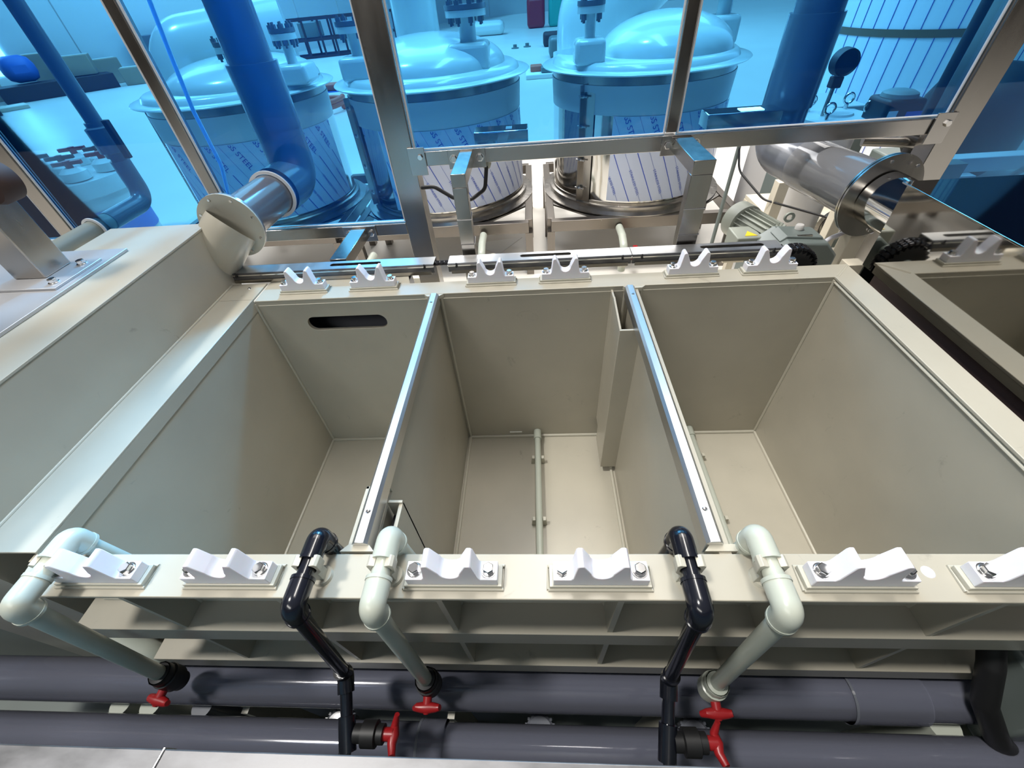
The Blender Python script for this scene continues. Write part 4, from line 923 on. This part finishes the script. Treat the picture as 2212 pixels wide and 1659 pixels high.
def carton(k, off, sx, sy, sz, rz, m, nm='carton', z=FZ, cat='box', bev=0.02):
    p = onwall(k, off); lab = next(labs)
    o = thing(nm, lab, cat, (p.x, p.y, z))
    mb = MB(); c, s_ = math.cos(rz), math.sin(rz)
    pts = [(p.x + c*a*sx/2 - s_*b*sy/2, p.y + s_*a*sx/2 + c*b*sy/2) for a, b in ((-1,-1),(1,-1),(1,1),(-1,1))]
    mb.prism(pts, 'z', z, z+sz); mb.build('carton_body' if cat == 'box' else 'body', m, o, bev=bev)
    if cat == 'box':
        mb = MB(); q = [(p.x + c*a*sx/2 - s_*b*0.10, p.y + s_*a*sx/2 + c*b*0.10) for a, b in ((-1,-1),(1,-1),(1,1),(-1,1))]
        mb.prism(q, 'z', z+sz, z+sz+0.01); mb.build('top_tape', M_paper, o)
carton(16.7, 0.6, 0.9, 0.7, 1.15, 0.5, M_card); carton(17.9, 1.7, 0.9, 0.7, 0.7, 0.9, M_bluep, 'plastic_bag', z=FZ+0.45, cat='bag', bev=0.25); carton(18.7, 0.6, 0.9, 0.7, 1.1, 0.7, M_card)
carton(18.6, 2.0, 3.2, 1.0, 0.42, 0.85, M_rust, 'pallet', cat='pallet'); carton(19.5, 1.8, 0.8, 0.8, 0.55, 0.6, M_card, z=FZ+0.43); carton(20.3, 0.7, 1.0, 0.8, 0.75, 0.9, M_card)
carton(22.0, 1.6, 1.4, 0.8, 0.30, 0.8, M_gear, 'crate', cat='crate'); carton(22.3, 0.5, 1.5, 0.5, 1.25, 0.85, M_pvc, 'panel_stack', cat='panels')
carton(16.4, 4.0, 2.0, 0.7, 0.10, 0.9, M_cream, 'board', cat='board'); carton(15.6, 4.9, 2.2, 0.5, 0.12, 0.9, M_rust, 'board', cat='board')
carton(16.2, 2.4, 0.9, 0.8, 0.75, 0.7, M_card); carton(20.9, 2.4, 0.8, 0.7, 0.5, 0.4, M_card)
# things beside the right tank on the far floor
def small(nm, lab, cat, x, y, sx, sy, sz, m, z=FZ):
    tag(MB().box(x-sx/2, x+sx/2, y-sy/2, y+sy/2, z, z+sz).build(nm, m, bev=min(sx, sy, sz)*0.2), lab, cat)
small('tool_tray', 'white tray of orange and dark tools on the floor left of the right tank', 'tray', 0.28, 13.0, 0.8, 1.0, 0.10, M_paper)
small('orange_tool', 'orange hand tool in the tray left of the right tank', 'tool', 0.15, 13.1, 0.3, 0.4, 0.12, M_orange, FZ+0.10)
small('dark_tool', 'dark hand tool in the tray left of the right tank', 'tool', 0.42, 12.8, 0.3, 0.4, 0.12, M_gear, FZ+0.10)
small('green_bag', 'grey green bag on the floor behind the right tank elbow', 'bag', 0.95, 16.5, 0.7, 0.8, 0.5, M_gear)
small('dark_case', 'small dark case on the floor further behind the right tank', 'case', 0.85, 19.5, 0.7, 0.7, 0.4, M_rust)
small('red_sack', 'dark red sack far back near the picture top', 'sack', 0.35, 28.0, 0.9, 0.8, 1.2, M_red)
small('teal_sack', 'teal sack far back near the picture top', 'sack', 1.35, 28.0, 0.7, 0.8, 1.3, mat('teal', (0.02, 0.35, 0.28), 0.6))
small('machine_block', 'dark machine block far back near the picture top', 'machine', 3.0, 28.5, 2.0, 1.2, 1.3, M_gear)
o = thing('hand_cart', 'thin cart with a yellow disc far behind the right tank elbow', 'cart', (1.7, 24.0, FZ))
MB().bar((1.75, 24.0, FZ+0.05), (1.55, 24.0, FZ+1.0), 0.05, 0.05).build('cart_leg', M_rust, o); MB().lathe([(0.0, -0.05), (0.25, -0.05), (0.25, 0.05), (0.0, 0.05)], (1.8, 24.0, FZ+0.75), axis='y', seg=24).build('yellow_disc', M_yel, o)
for x, y, l_ in ((-0.55, 19.5, 'tiny floor bolt between the tanks, nearer left one'), (-0.10, 19.7, 'tiny floor bolt between the tanks, nearer right one')):
    o = tag(MB().lathe([(0.0, 0.12), (0.07, 0.12), (0.07, 0.04), (0.14, 0.03), (0.14, 0.0)], (x, y, FZ), seg=16).build('floor_anchor', M_gear), l_, 'anchor')
tag(MB().tube([(-4.55+0.38*math.cos(k*0.3), 10.5+0.55*math.sin(k*0.3), FZ+0.05+0.004*k) for k in range(44)], 0.05, 10).build('orange_hose_coil', M_orange), 'coil of orange hose on the floor between the left and middle tanks', 'hose')
o = thing('blue_sheet', 'blue plastic sheet on the floor between the left and middle tanks', 'sheet', (-5.6, 13.2, FZ))
MB().prism([(-6.1, 12.8), (-4.9, 12.9), (-4.7, 13.6), (-5.9, 13.8)], 'z', FZ, FZ+0.01).build('sheet', M_bluep, o)
tag(MB().box(-5.9, -5.2, 13.0, 13.4, FZ+0.011, FZ+0.16).build('tool_bundle', M_orange, bev=0.03), 'orange tool bundle lying on the blue plastic sheet', 'tools')
tag(MB().box(-3.3, -1.2, 25.5, 26.5, FZ, FZ+0.55).build('plastic_heap', M_frp, bev=0.2), 'heap of clear plastic wrap far back behind the middle tank', 'plastic')
